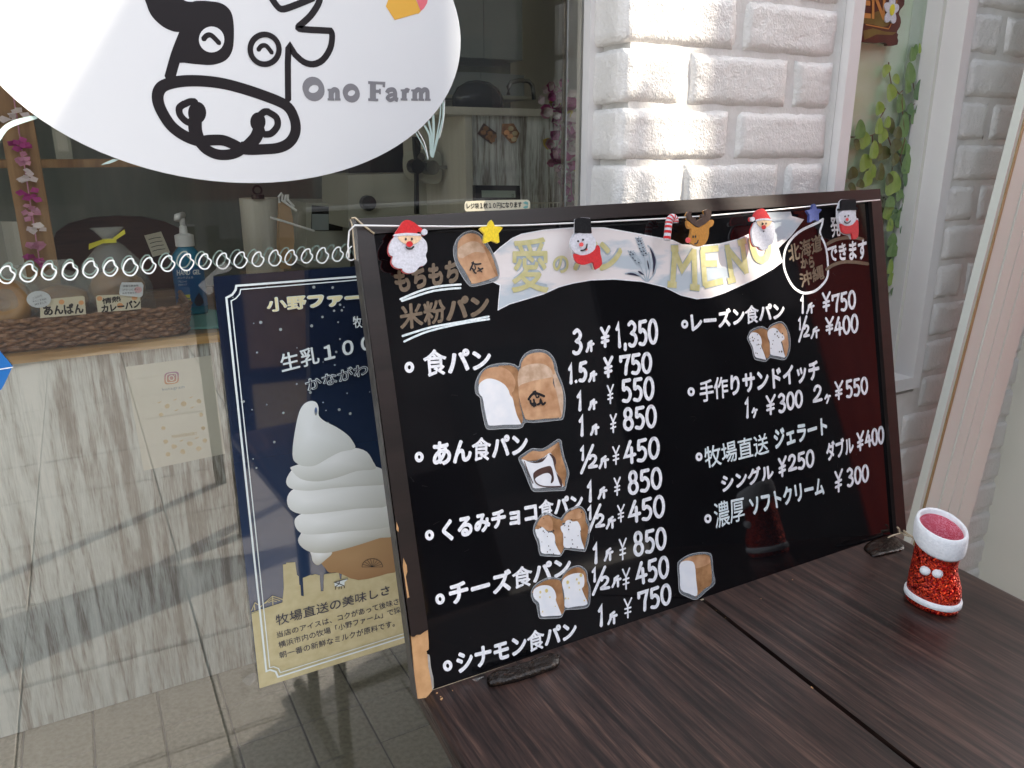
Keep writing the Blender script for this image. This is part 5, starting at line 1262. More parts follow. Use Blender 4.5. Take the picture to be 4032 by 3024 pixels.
# ---- heading
Dq = lambda *P: [PANEL.uv(px('D', *p)) for p in P]
for s_, Q in (('もちもち', Dq((400, 880), (1120, 735), (1122, 1000), (445, 1122))), ('米粉パン', Dq((462, 1240), (1455, 1100), (1450, 1365), (480, 1535))), ('北海道', F_([(545, 600), (930, 450), (935, 665), (575, 800)])), ('から', F_([(690, 745), (840, 705), (850, 840), (700, 852)])), ('沖縄', F_([(668, 905), (945, 785), (962, 960), (700, 1070)]))):
    m = MB(); write(m, PANEL, Q, s_, .0003, bold=.045, jit=.03); m.build('brown_lettering', M['brown_marker'], bd)
for P in ([(985, 583), (1070, 540), (1180, 515), (1290, 515), (1380, 535)], [(975, 862), (1050, 812), (1150, 780), (1280, 780), (1430, 800)]):
    m = MB(); m.stroke(PANEL, smoothp(F_(P), 4), .0055, .0003 + lift()); m.build('brown_arc', M['brown_marker'], bd)
for P in ([(485, 1185), (700, 1095), (900, 1045), (1145, 1023)], [(502, 1203), (800, 1105), (980, 1075), (1142, 1062)], [(510, 1585), (820, 1490), (1150, 1430), (1450, 1372)], [(527, 1645), (800, 1530), (1200, 1440), (1455, 1400)]): m = MB(); m.stroke(PANEL, smoothp(Dq(*P), 4), .0026, .0003 + lift()); m.build('underline', M['chalk_blue'], bd)
m = MB()
m.stroke(PANEL, smoothp(F_([(942, 312), (890, 345), (830, 375), (760, 405), (680, 450), (600, 525), (545, 610), (518, 700), (515, 820), (548, 930), (610, 1040), (680, 1098), (750, 1118), (850, 1095), (930, 1030), (985, 950), (995, 850), (985, 700), (962, 590), (920, 500), (908, 440), (930, 370), (938, 315)]), 4), .0042, .0003)
w0 = .0052
m.build('speech_bubble', M['chalk'], bd)
JM = ['chalk']
def jp(c, s_, P, b_=.036, seed=1):
    m = MB(); write(m, PANEL, bq(c, *P), s_, .0003, bold=b_, jit=.035, seed=seed); m.build('lettering', M[JM[0]], bd)
def ring(c, x, y, r_, wd=.0042):
    m = MB(); m.stroke(PANEL, bq(c, *ell(x, y, r_ * .82, r_, 20)), wd, .0003 + lift(), True); m.build('bullet', M['chalk'], bd)
ring('A', 492, 1100, 24); jp('A', '食パン', [(568, 985), (1000, 975), (1000, 1110), (585, 1168)])
ring('C', 553, 157, 22); jp('C', 'あん食パン', [(630, 62), (1228, 0), (1230, 150), (640, 225)])
ring('C', 617, 643, 22); jp('C', 'くるみチョコ食パン', [(688, 545), (1570, 372), (1575, 488), (700, 690)], .042)
ring('C', 683, 1040, 24); jp('C', 'チーズ食パン', [(728, 935), (1495, 765), (1500, 895), (748, 1090)])
ring('C', 730, 1455, 24); jp('C', 'シナモン食パン', [(775, 1365), (1530, 1160), (1535, 1285), (795, 1515)])
ring('B', 467, 832, 18); jp('B', 'レーズン食パン', [(500, 758), (1085, 685), (1090, 800), (510, 888)])
ring('B', 507, 1252, 19); jp('B', '手作りサンドイッチ', [(552, 1180), (1300, 1042), (1308, 1185), (562, 1325)], .034)
ring('J', 213, 1087, 30); ring('J', 127, 488, 28)
jp('J', 'シングル', [(333, 665), (845, 545), (852, 700), (350, 842)]); jp('J', 'ダブル', [(1343, 350), (1618, 275), (1625, 450), (1370, 535)])
jp('F', '発', [(1005, 285), (1135, 280), (1140, 495), (1035, 525)], .03); jp('F', 'できます', [(982, 600), (1415, 520), (1412, 750), (1000, 780)], .03)
def pr_row(c, num, nq, kq, yq, val, vq, thin=False, w=w0):
    m = MB()
    if num == 'half': half(m, PANEL, bq(c, *nq), .0003, w * .85)
    else: digits(m, PANEL, bq(c, *nq), num, .0003, w)
    if kq: digits(m, PANEL, bq(c, *kq[1]), kq[0], .0003, w * .75)
    if yq: digits(m, PANEL, bq(c, *yq), 'Y', .0003, w * (.5 if thin else .85))
    if val: digits(m, PANEL, bq(c, *vq), val, .0003, w)
    m.build('price', M['chalk'], bd)
def bxq(x0, y0, x1, y1, s_=.12):
    d = (x1 - x0) * s_ / 2; return [(x0, y0 + d), (x1, y0 - d), (x1, y1 - d), (x0, y1 + d)]
pr_row('A', '3', bxq(1508, 868, 1568, 1012), ('K', bxq(1594, 938, 1638, 1000)), bxq(1682, 850, 1738, 972), '1,350', [(1772, 828), (2032, 800), (2036, 950), (1782, 975)])
pr_row('A', '1.5', bxq(1482, 1075, 1596, 1190, .2), ('K', bxq(1610, 1128, 1655, 1185)), bxq(1702, 1038, 1756, 1160), '750', [(1800, 1030), (1998, 1008), (1998, 1132), (1806, 1145)])
pr_row('A', '1', bxq(1532, 1255, 1572, 1366), ('K', bxq(1610, 1303, 1655, 1360)), bxq(1722, 1210, 1762, 1325), '550', [(1808, 1180), (2012, 1160), (2012, 1298), (1815, 1315)], True)
pr_row('A', '1', bxq(1545, 1405, 1585, 1524), ('K', bxq(1622, 1458, 1668, 1516)), bxq(1740, 1392, 1780, 1505), '850', [(1818, 1360), (2026, 1335), (2028, 1470), (1824, 1488)], True)
pr_row('C', 'half', bxq(1552, 92, 1662, 240, .05), ('K', bxq(1675, 155, 1728, 222)), bxq(1755, 90, 1800, 202), '450', [(1826, 65), (2045, 32), (2046, 160), (1832, 200)], True)
pr_row('C', '1', bxq(1596, 310, 1636, 432), ('K', bxq(1668, 348, 1718, 412)), bxq(1765, 285, 1805, 394), '850', [(1848, 252), (2058, 222), (2062, 348), (1854, 388)], True)
pr_row('C', 'half', bxq(1598, 462, 1706, 608, .05), ('K', bxq(1720, 532, 1772, 598)), bxq(1786, 455, 1830, 560), '450', [(1855, 440), (2076, 392), (2080, 525), (1860, 565)], True)
pr_row('C', '1', bxq(1632, 698, 1672, 816), ('K', bxq(1708, 728, 1756, 798)), bxq(1796, 665, 1842, 795), '850', [(1880, 630), (2086, 594), (2090, 724), (1888, 772)], True)
pr_row('C', 'half', bxq(1625, 848, 1738, 996, .05), ('K', bxq(1755, 898, 1806, 962)), bxq(1816, 850, 1864, 978), '450', [(1898, 822), (2102, 770), (2106, 902), (1908, 950)], True)
pr_row('C', '1', bxq(1664, 1082, 1706, 1206), ('K', bxq(1730, 1122, 1782, 1192)), bxq(1826, 1036, 1876, 1156), '750', [(1912, 1000), (2116, 942), (2120, 1066), (1924, 1118)], True)
w1 = w0 * .95
pr_row('B', '1', bxq(1184, 655, 1216, 762), ('K', bxq(1226, 702, 1270, 762)), bxq(1322, 635, 1372, 750), '750', [(1382, 652), (1528, 620), (1530, 732), (1388, 758)], w=w1)
pr_row('B', 'half', bxq(1172, 790, 1242, 925, .05), ('K', bxq(1254, 852, 1302, 916)), bxq(1342, 790, 1392, 892), '400', [(1398, 795), (1544, 768), (1545, 880), (1402, 902)], w=w1)
pr_row('B', '1', bxq(838, 1294, 874, 1412), ('k', bxq(886, 1355, 916, 1410)), bxq(972, 1275, 1030, 1392), '300', [(1046, 1272), (1198, 1242), (1200, 1342), (1052, 1380)], w=w1)
pr_row('B', '2', bxq(1268, 1215, 1322, 1312), ('k', bxq(1338, 1270, 1372, 1322)), bxq(1400, 1188, 1450, 1298), '550', [(1466, 1185), (1602, 1160), (1606, 1262), (1472, 1288)], w=w1)
for yq, val, vq in ((bxq(895, 495, 970, 675, .3), '250', [(988, 485), (1238, 415), (1240, 580), (998, 622)]), (bxq(1655, 250, 1720, 425, .3), '400', [(1732, 250), (1912, 188), (1915, 355), (1742, 392)]), (bxq(1440, 620, 1515, 825, .3), '300', [(1555, 610), (1766, 562), (1768, 720), (1562, 775)])):
    m = MB(); digits(m, PANEL, bq('J', *yq), 'Y', .0003, w1 * .9); digits(m, PANEL, bq('J', *vq), val, .0003, w1); m.build('price', M['chalk'], bd)
JM[0] = 'chalk_blue'
jp('J', '牧場直送', [(168, 395), (795, 245), (808, 460), (190, 610)], .02); jp('J', 'ジェラート', [(842, 225), (1362, 95), (1370, 270), (862, 420)], .035)
jp('J', '濃厚', [(262, 935), (560, 862), (572, 1100), (285, 1192)], .015); jp('J', 'ソフトクリーム', [(603, 880), (1330, 672), (1342, 850), (640, 1065)], .035)
# ---- laminated bread cut-outs
def cut(label, crop, outline, shapes):
    o = smoothp(PANEL.c(crop, outline), 3, True); cx_ = sum(q[0] for q in o) / len(o); cy_ = sum(q[1] for q in o) / len(o)
    t = thing('bread_photo_cutout', label, 'sticker', PANEL.pt(cx_, cy_), 'laminated bread photo cut-outs on the menu board')
    MB().slab(PANEL, o, .0004, .0009).build('laminate', M['lam'], t)
    m = MB(); m.stroke(PANEL, o, .0011, .001, True); m.build('laminate_rim', M['lam_edge'], t)
    for i, s_ in enumerate(shapes):
        nm, P, mt = s_[:3]
        if nm == 'spots':
            m = MB()
            for q in P: m.flat(PANEL, PANEL.c(crop, ell(q[0], q[1], q[2], q[2] * 1.4, 9)), .0018 + lift())
            m.build('filling_print', M[mt], t); continue
        if nm == 'line':
            m = MB(); m.stroke(PANEL, smoothp(PANEL.c(crop, P), 4), s_[3], .0019 + lift()); m.build('line_print', M[mt], t); continue
        MB().flat(PANEL, smoothp(PANEL.c(crop, P), 3, True), .00105 + i * .00007).build(nm, M[mt], t)
    return t
cut('laminated photo of one tall branded loaf beside the left end of the banner', 'D', [(1062, 660), (1095, 540), (1180, 460), (1280, 440), (1370, 490), (1460, 620), (1530, 770), (1562, 900), (1535, 975), (1440, 1010), (1280, 1045), (1220, 1020), (1150, 920), (1085, 790)],
    [('loaf_print', [(1105, 640), (1120, 550), (1190, 480), (1280, 468), (1350, 505), (1390, 580), (1470, 690), (1540, 900), (1530, 935), (1400, 985), (1275, 1017), (1250, 990), (1190, 880), (1115, 760)], 'crust'),
     ('loaf_top_print', [(1110, 620), (1125, 550), (1190, 485), (1280, 470), (1345, 510), (1385, 590), (1330, 560), (1250, 545), (1170, 580)], 'crust'), ('loaf_shade_print', [(1110, 640), (1180, 585), (1260, 555), (1340, 570), (1395, 640), (1400, 680), (1300, 670), (1200, 715), (1160, 740), (1115, 720)], 'crust_lt'),
     ('loaf_side_print', [(1395, 600), (1470, 695), (1540, 900), (1525, 925), (1440, 740)], 'crust_dk'),
     ('line', [(1275, 780), (1262, 820), (1240, 870)], 'ink', .0022), ('line', [(1260, 790), (1300, 805), (1358, 800)], 'ink', .0022), ('line', [(1265, 850), (1290, 895), (1305, 900)], 'ink', .0022), ('line', [(1290, 820), (1300, 850), (1275, 880)], 'ink', .0016), ('line', [(1330, 845), (1350, 860), (1380, 850)], 'ink', .0022), ('line', [(1320, 880), (1350, 875), (1370, 890)], 'ink', .0016)])
cut('largest laminated bread photo, two white loaves, one with a black brand mark', 'a', [(88, 740), (120, 620), (200, 490), (330, 400), (500, 360), (660, 355), (770, 380), (850, 415), (880, 300), (960, 190), (1080, 130), (1220, 118), (1350, 155), (1440, 240), (1500, 380), (1530, 520), (1600, 700), (1655, 930), (1650, 1150), (1620, 1310), (1560, 1340), (1300, 1370), (1100, 1385), (960, 1385), (900, 1470), (780, 1495), (600, 1490), (360, 1508), (280, 1480), (240, 1350), (200, 1150), (175, 960), (100, 880)],
    [('loaf_side_print', [(480, 420), (600, 395), (720, 400), (830, 470), (850, 640), (850, 980), (915, 1300), (880, 1400), (780, 1200), (690, 880), (600, 600)], 'crust_dk'),
     ('loaf_print', [(150, 700), (180, 580), (260, 470), (380, 425), (520, 420), (640, 460), (740, 560), (790, 690), (760, 830), (720, 880), (740, 960), (500, 800), (200, 760)], 'crust'),
     ('crumb_print', [(145, 780), (170, 700), (250, 640), (340, 620), (440, 640), (530, 680), (610, 740), (670, 830), (690, 900), (740, 970), (770, 1100), (810, 1250), (875, 1390), (860, 1420), (600, 1425), (350, 1440), (300, 1380), (250, 1150), (215, 960), (160, 890)], 'crumb'),
     ('loaf_side_print', [(1400, 380), (1460, 450), (1520, 600), (1600, 800), (1620, 1000), (1600, 1250), (1540, 1290), (1480, 800)], 'crust_lt'),
     ('loaf_print', [(880, 430), (900, 330), (990, 220), (1130, 172), (1280, 175), (1380, 240), (1440, 340), (1460, 450), (1440, 560), (1100, 500), (870, 560)], 'crust'),
     ('loaf_shade_print', [(825, 580), (860, 460), (960, 390), (1120, 355), (1280, 365), (1400, 430), (1440, 530), (1440, 700), (1500, 860), (1560, 1150), (1570, 1290), (1300, 1320), (1000, 1340), (930, 1240), (860, 1000), (835, 800)], 'crust'),
     ('crown_print', [(828, 600), (865, 465), (965, 395), (1120, 362), (1270, 370), (1390, 440), (1430, 530), (1430, 590), (1300, 620), (1120, 655), (960, 700), (880, 730), (840, 760)], 'crust_lt'),
     ('line', [(1010, 985), (1060, 910), (1120, 875), (1190, 890), (1285, 930)], 'ink', .0034), ('line', [(1090, 865), (1130, 848), (1125, 900)], 'ink', .003), ('line', [(1135, 900), (1150, 950), (1190, 940), (1180, 925)], 'ink', .002),
     ('line', [(1040, 1000), (1060, 1060), (1120, 1050), (1135, 1080)], 'ink', .003), ('line', [(1100, 985), (1110, 1040), (1105, 1110)], 'ink', .0028), ('line', [(1070, 1085), (1140, 1095)], 'ink', .0022), ('line', [(1165, 1075), (1210, 1050), (1220, 990), (1255, 1070), (1300, 1040)], 'ink', .003)])
cut('laminated photo of a square loaf with dark bean paste swirl beside the second bread name', 'b', [(225, 590), (270, 520), (400, 430), (520, 365), (620, 368), (740, 370), (880, 300), (1020, 200), (1100, 160), (1150, 200), (1170, 330), (1220, 560), (1300, 800), (1320, 930), (1290, 1050), (1250, 1230), (1200, 1275), (950, 1285), (650, 1300), (540, 1285), (470, 1180), (400, 1000), (310, 780)],
    [('loaf_print', [(280, 595), (400, 500), (520, 415), (620, 428), (760, 420), (920, 350), (1090, 225), (1115, 300), (1160, 520), (1230, 740), (1265, 920), (1230, 1080), (1200, 1190), (900, 1000), (900, 500), (600, 630)], 'crust_dk'),
     ('loaf_top_print', [(300, 585), (520, 420), (760, 428), (1080, 240), (940, 440), (760, 560), (540, 610), (400, 605)], 'crust'),
     ('crumb_print', [(290, 600), (430, 635), (560, 650), (720, 600), (860, 480), (930, 470), (1000, 620), (1020, 800), (1090, 960), (1180, 1130), (1175, 1200), (900, 1200), (580, 1230), (510, 1130), (440, 900), (340, 700)], 'crumb'),
     ('paste_print', [(380, 625), (520, 655), (660, 625), (790, 555), (850, 500), (820, 560), (740, 650), (600, 682), (480, 665)], 'filling'), ('paste_print', [(890, 480), (940, 490), (1020, 570), (1040, 680), (1020, 740), (1050, 900), (1150, 1030), (1175, 1180), (1130, 1160), (1060, 960), (1000, 760), (960, 590)], 'filling'),
     ('paste_print', [(540, 960), (560, 880), (680, 800), (860, 745), (930, 760), (970, 880), (990, 1030), (960, 1100), (920, 1110), (940, 980), (880, 900), (780, 905), (680, 950), (600, 1000), (560, 1050)], 'filling'),
     ('line', [(560, 1040), (620, 1130), (760, 1185), (1000, 1190), (1150, 1185)], 'filling', .0016), ('line', [(340, 640), (420, 860), (530, 1120)], 'filling', .0012)])
sp_ = [(410, 710, 16), (470, 800, 14), (500, 830, 10), (570, 930, 10), (600, 1160, 12), (635, 1250, 13), (570, 1300, 12), (715, 1345, 12), (435, 1060, 8), (720, 790, 18), (595, 835, 9), (480, 495, 11), (1390, 345, 15), (1155, 525, 14), (1120, 590, 14), (990, 665, 14), (1080, 680, 14), (1085, 760, 14), (1370, 800, 12), (1310, 910, 10), (1165, 1010, 12), (1180, 1110, 13), (990, 950, 13), (1290, 1185, 12), (1140, 1200, 12)]
cut('laminated photo of two loaves with dark chocolate chips under the third bread name', 'c', [(235, 800), (260, 650), (350, 500), (440, 400), (540, 358), (660, 390), (780, 450), (900, 490), (960, 420), (1060, 310), (1200, 230), (1320, 198), (1420, 230), (1500, 330), (1530, 480), (1590, 640), (1595, 850), (1570, 1050), (1500, 1270), (1440, 1290), (1200, 1265), (1010, 1245), (950, 1330), (880, 1410), (700, 1410), (440, 1395), (385, 1330), (340, 1100), (270, 920)],
    [('loaf_print', [(280, 760), (320, 640), (420, 480), (530, 418), (640, 425), (780, 500), (920, 555), (950, 900), (970, 1200), (880, 1360), (800, 1200), (700, 800), (400, 740)], 'crust_dk'),
     ('loaf_print', [(880, 640), (940, 540), (1040, 380), (1180, 290), (1330, 250), (1430, 290), (1490, 400), (1500, 560), (1560, 700), (1550, 850), (1500, 1080), (1460, 1200), (1300, 700), (1000, 600)], 'crust_dk'),
     ('loaf_top_print', [(330, 640), (420, 490), (530, 430), (620, 440), (700, 560), (700, 760), (600, 800), (450, 700)], 'crust'), ('loaf_top_print', [(960, 540), (1050, 390), (1190, 300), (1330, 262), (1400, 330), (1380, 480), (1200, 520)], 'crust'),
     ('crumb_print', [(282, 765), (360, 755), (440, 700), (520, 760), (600, 830), (690, 840), (745, 900), (760, 1000), (760, 1090), (830, 1240), (890, 1370), (680, 1350), (440, 1330), (400, 1150), (370, 1000), (320, 920)], 'crumb'),
     ('crumb_print', [(895, 690), (990, 640), (1020, 560), (1100, 530), (1190, 570), (1290, 560), (1350, 640), (1385, 760), (1370, 860), (1400, 1030), (1460, 1200), (1430, 1240), (1200, 1210), (980, 1190), (960, 1000), (950, 860), (910, 790)], 'crumb'), ('spots', sp_, 'filling')])
ch_ = [(550, 765, 36), (400, 800, 26), (390, 920, 18), (630, 920, 16), (1380, 390, 34), (1060, 560, 34), (1330, 580, 26), (1280, 490, 22), (1095, 690, 18), (1350, 740, 16), (1460, 1000, 16), (1010, 950, 18), (455, 1270, 16), (1075, 955, 14), (760, 1140, 12)]
cut('laminated photo of two loaves with yellow cheese holes under the fourth bread name', 'd', [(185, 860), (200, 760), (270, 640), (400, 540), (560, 465), (720, 445), (850, 475), (920, 470), (980, 350), (1070, 250), (1200, 185), (1330, 165), (1450, 210), (1530, 320), (1560, 540), (1615, 700), (1610, 1000), (1580, 1130), (1500, 1185), (1300, 1215), (1100, 1220), (1000, 1240), (940, 1370), (880, 1420), (650, 1440), (430, 1440), (370, 1400), (340, 1250), (310, 1100), (230, 1010)],
    [('loaf_print', [(230, 830), (270, 700), (420, 580), (600, 505), (780, 495), (900, 550), (940, 760), (990, 1190), (910, 1330), (780, 1000), (600, 640)], 'crust_dk'),
     ('loaf_print', [(925, 560), (960, 430), (1060, 310), (1200, 225), (1340, 205), (1440, 260), (1510, 370), (1530, 560), (1565, 700), (1540, 1040), (1420, 740), (1400, 400), (1100, 400)], 'crust_dk'),
     ('crumb_print', [(228, 860), (260, 730), (400, 650), (560, 635), (680, 680), (760, 790), (790, 920), (780, 1000), (850, 1180), (910, 1330), (880, 1365), (600, 1380), (440, 1385), (400, 1280), (380, 1090), (320, 1010), (260, 950)], 'crumb'),
     ('crumb_print', [(930, 600), (960, 490), (1060, 410), (1200, 355), (1360, 340), (1450, 390), (1470, 560), (1450, 670), (1410, 720), (1470, 880), (1540, 1040), (1500, 1115), (1250, 1150), (1010, 1170), (990, 960), (970, 780)], 'crumb'), ('spots', ch_, 'cheese')])
rs2 = [(470, 700, 18), (535, 740, 14), (490, 800, 22), (625, 618, 14), (640, 785, 16), (655, 920, 18), (610, 935, 14), (700, 920, 12), (720, 1040, 14), (575, 1185, 15), (620, 1200, 14), (1235, 520, 22), (1165, 600, 18), (1245, 655, 18), (1285, 700, 18), (1395, 690, 14), (1400, 580, 20), (1110, 800, 15), (1090, 910, 14), (1365, 865, 13), (1310, 1145, 18), (1380, 1140, 24), (1045, 1040, 12), (395, 740, 11), (415, 815, 11)]
cut('laminated photo of two raisin loaves in the right column of the menu', 'e', [(320, 730), (360, 620), (420, 490), (560, 410), (700, 365), (830, 375), (950, 440), (1030, 340), (1180, 250), (1320, 212), (1420, 230), (1520, 330), (1600, 500), (1650, 680), (1660, 900), (1640, 1120), (1570, 1290), (1480, 1395), (1300, 1380), (1060, 1330), (990, 1360), (890, 1450), (740, 1430), (580, 1385), (520, 1300), (470, 1080), (420, 940)],
    [('loaf_print', [(400, 620), (480, 520), (600, 460), (740, 420), (850, 440), (940, 500), (970, 760), (1030, 1000), (1020, 1230), (910, 1340), (750, 900), (650, 600)], 'crust_dk'),
     ('loaf_print', [(950, 500), (1050, 380), (1200, 300), (1340, 262), (1440, 310), (1540, 480), (1580, 700), (1600, 950), (1560, 1180), (1500, 1290), (1420, 900), (1300, 500), (1150, 400)], 'crust'),
     ('crumb_print', [(365, 720), (400, 620), (460, 550), (560, 545), (660, 590), (740, 700), (770, 860), (750, 980), (820, 1150), (895, 1370), (860, 1385), (700, 1350), (580, 1310), (530, 1190), (490, 1000), (440, 900)], 'crumb'),
     ('crumb_print', [(945, 560), (1000, 450), (1130, 400), (1240, 440), (1340, 560), (1450, 640), (1470, 760), (1370, 830), (1400, 960), (1440, 1140), (1490, 1320), (1300, 1290), (1080, 1250), (1030, 1180), (1020, 950), (1010, 820), (960, 700)], 'crumb'), ('spots', rs2, 'f_brown')])
cut('laminated photo of a plain square loaf at the bottom edge of the board', 'i', [(120, 230), (130, 195), (200, 150), (290, 133), (345, 140), (362, 165), (370, 260), (382, 350), (330, 400), (270, 455), (240, 467), (180, 445), (132, 410), (125, 320)],
    [('loaf_print', [(135, 210), (200, 165), (290, 148), (338, 155), (350, 185), (360, 345), (310, 390), (258, 440), (245, 430), (240, 215), (180, 190)], 'crust_dk'), ('loaf_top_print', [(140, 208), (200, 168), (300, 155), (340, 165), (345, 210), (250, 245), (215, 195)], 'crust'),
     ('crumb_print', [(132, 225), (160, 195), (215, 195), (240, 225), (250, 330), (257, 438), (200, 425), (142, 395), (135, 300)], 'crumb')])

# ================================================================== STRING OF FELT FIGURES
GP = BOARD.off(.010)
gs = thing('ornament_garland', 'thin white cord stretched across the top of the menu board frame', 'cord', GP.pt(*GP.uv((1400, 885))))
cp = [GP.pt(*GP.uv(q), hh) for q, hh in (((1384, 1010), -.012), ((1381, 960), -.012), ((1383, 905), -.009), ((1398, 886), -.002), ((1560, 892), .004), ((1800, 894), .004), ((2050, 889), .004), ((2300, 878), .004), ((2620, 862), .004), ((2800, 850), .004), ((3000, 832), .003), ((3200, 812), .001), ((3468, 786), -.002))]
MB().tube(cp, .0011, 6).build('cord', M['string'], gs, smooth=True)
def fig(name, label, cat, crop, layers, grp=None, h0=.0035, loc=None):
    Q = GP.c(crop, layers[0][1]); cx_ = sum(q[0] for q in Q) / len(Q); cy_ = max(q[1] for q in Q)
    t = thing(name, label, cat, GP.pt(cx_, cy_), grp); h = h0
    for L_ in layers:
        nm, P, mt = L_[:3]; z0, z1 = L_[3] if len(L_) > 3 and not isinstance(L_[3], (int, float)) else (.006, .0072)
        if nm == 'smile':
            m = MB(); m.stroke(GP, smoothp(GP.c(crop, P, .0104), 4), .0021, .0104 + lift()); m.build(nm, M[mt], t); continue
        MB().slab(GP, GP.c(crop, P, z1), z0, z1).build(nm, M[mt], t)
    return t
dot = lambda x, y, r_, ry=None: ell(x, y, r_, ry, 14)
hi = (.0097, .0103)
santa1_b = smoothp([(430, 500), (395, 545), (368, 610), (368, 670), (385, 705), (410, 720), (398, 775), (425, 825), (475, 848), (510, 848), (525, 878), (580, 900), (640, 888), (680, 850), (700, 828), (745, 815), (778, 770), (765, 705), (780, 660), (780, 600), (765, 550), (715, 500), (690, 470), (450, 468)], 3, True)
fig('santa_ornament', 'large felt santa face at the left end of the cord', 'ornament', 'D', [
    ('beard', santa1_b, 'f_white', (.0055, .0085)), ('red_backing', [(x - 12, y + 8) for x, y in santa1_b], 'f_red', (.0008, .0045)),
    ('hat', smoothp([(432, 475), (455, 430), (480, 390), (510, 345), (545, 322), (590, 325), (640, 350), (690, 390), (740, 430), (735, 452), (672, 448), (672, 470), (560, 462)], 2, True), 'f_red', (.0058, .009)), ('hat_band', smoothp([(425, 495), (432, 475), (560, 462), (688, 470), (702, 492), (560, 490)], 3, True), 'f_white', (.0088, .0098)),
    ('pompom', dot(750, 452, 34), 'f_white', (.006, .0092)), ('pompom', dot(744, 458, 34), 'f_red', (.001, .005)), ('face', smoothp([(465, 502), (490, 550), (540, 580), (600, 588), (660, 575), (700, 540), (716, 502), (600, 490)], 3, True), 'f_tan', (.0087, .0093)),
    ('eye', dot(548, 530, 11, 15), 'f_dot', hi), ('eye', dot(614, 528, 11, 15), 'f_dot', hi), ('nose', dot(589, 583, 36, 32), 'f_red', (.0096, .0108)), ('smile', [(550, 617), (572, 634), (605, 634), (632, 612)], 'f_dot')])
star1 = [(1478, 320), (1498, 345), (1517, 390), (1580, 395), (1602, 408), (1558, 468), (1568, 560), (1550, 574), (1484, 545), (1412, 575), (1396, 560), (1407, 472), (1353, 418), (1372, 398), (1437, 388), (1458, 340)]
fig('star_ornament', 'yellow felt star hanging on the cord', 'ornament', 'D', [('star', star1, 'f_yellow', (.004, .0085))])
fig('snowman_ornament', 'felt snowman with a black bucket hat and red scarf over the middle of the banner', 'ornament', 'E', [
    ('head', smoothp(dot(268, 580, 142, 128), 1, True), 'f_white', (.0055, .0085)), ('white_backing', [(182, 310), (248, 292), (340, 300), (350, 450), (360, 470), (400, 560), (400, 640), (440, 600), (455, 660), (470, 800), (400, 860), (365, 790), (280, 808), (200, 785), (160, 730), (150, 670), (125, 590), (140, 510), (175, 465)], 'f_white', (.001, .0045)),
    ('hat', [(186, 315), (205, 300), (250, 294), (330, 302), (348, 312), (360, 462), (280, 466), (184, 456)], 'f_black', (.006, .0092)), ('scarf', smoothp([(168, 690), (235, 705), (310, 698), (375, 662), (408, 620), (425, 592), (450, 625), (455, 690), (474, 800), (405, 860), (385, 800), (362, 782), (290, 808), (225, 798), (185, 760)], 2, True), 'f_red', (.006, .0093)),
    ('eye', dot(213, 552, 11), 'f_dot', hi), ('eye', dot(266, 537, 11), 'f_dot', hi), ('nose', dot(248, 588, 23), 'f_pink', hi), ('tongue', dot(302, 640, 14), 'f_pink', (.0088, .0095)), ('smile', [(240, 655), (275, 648), (300, 625), (308, 585)], 'f_dot')])
cc = thing('candy_cane_ornament', 'red and white striped candy cane on the cord', 'ornament', GP.pt(*GP.uv(px('E', 1180, 400))))
path = smoothp([(1148, 548), (1158, 460), (1166, 380), (1176, 330), (1205, 300), (1232, 320), (1236, 360)], 6)
cpth = GP.c('E', path); m = MB(); m.tube([GP.pt(a, b, .006) for a, b in cpth], .0050, 10); m.build('cane', M['f_white'], cc, smooth=True)
for i in range(1, len(cpth) - 2, 4):
    m = MB(); m.tube([GP.pt(*cpth[i], .006), GP.pt(*cpth[i + 1], .006), GP.pt(*cpth[i + 2], .006)], .0053, 10, cap=False); m.build('stripe', M['f_red'], cc, smooth=True)
antl = [(1420, 225), (1448, 228), (1442, 268), (1462, 300), (1490, 300), (1500, 335), (1530, 322), (1560, 300), (1552, 262), (1575, 255), (1590, 285), (1600, 255), (1592, 215), (1625, 200), (1660, 222), (1665, 265), (1645, 320), (1600, 360), (1525, 402), (1450, 355), (1410, 310), (1398, 262)]
deer = smoothp([(1398, 330), (1425, 345), (1480, 390), (1525, 402), (1580, 372), (1630, 332), (1670, 318), (1690, 340), (1675, 385), (1640, 410), (1636, 470), (1622, 530), (1590, 585), (1540, 607), (1490, 598), (1440, 570), (1425, 530), (1440, 470), (1445, 420), (1415, 410), (1398, 370)], 3, True)
fig('reindeer_ornament', 'felt reindeer head with brown antlers and pink nose on the cord', 'ornament', 'E', [('head', deer, 'f_deer', (.004, .0085)), ('antlers', antl, 'f_brown', (.0055, .0092)), ('antler_backing', [(x - 14, y + 4) for x, y in antl], 'f_deer', (.001, .0045)),
    ('nose', dot(1412, 540, 24, 30), 'f_pink', (.0086, .0105)), ('eye', dot(1466, 503, 7, 14), 'f_dot', (.0086, .0093)), ('eye', dot(1492, 501, 7, 14), 'f_dot', (.0086, .0093)), ('smile', [(1480, 582), (1505, 572), (1518, 542)], 'f_dot')])
s2b = smoothp([(225, 335), (185, 385), (165, 450), (172, 520), (182, 570), (205, 605), (245, 612), (262, 635), (300, 650), (340, 635), (352, 600), (390, 580), (405, 540), (418, 480), (415, 410), (390, 340)], 3, True)
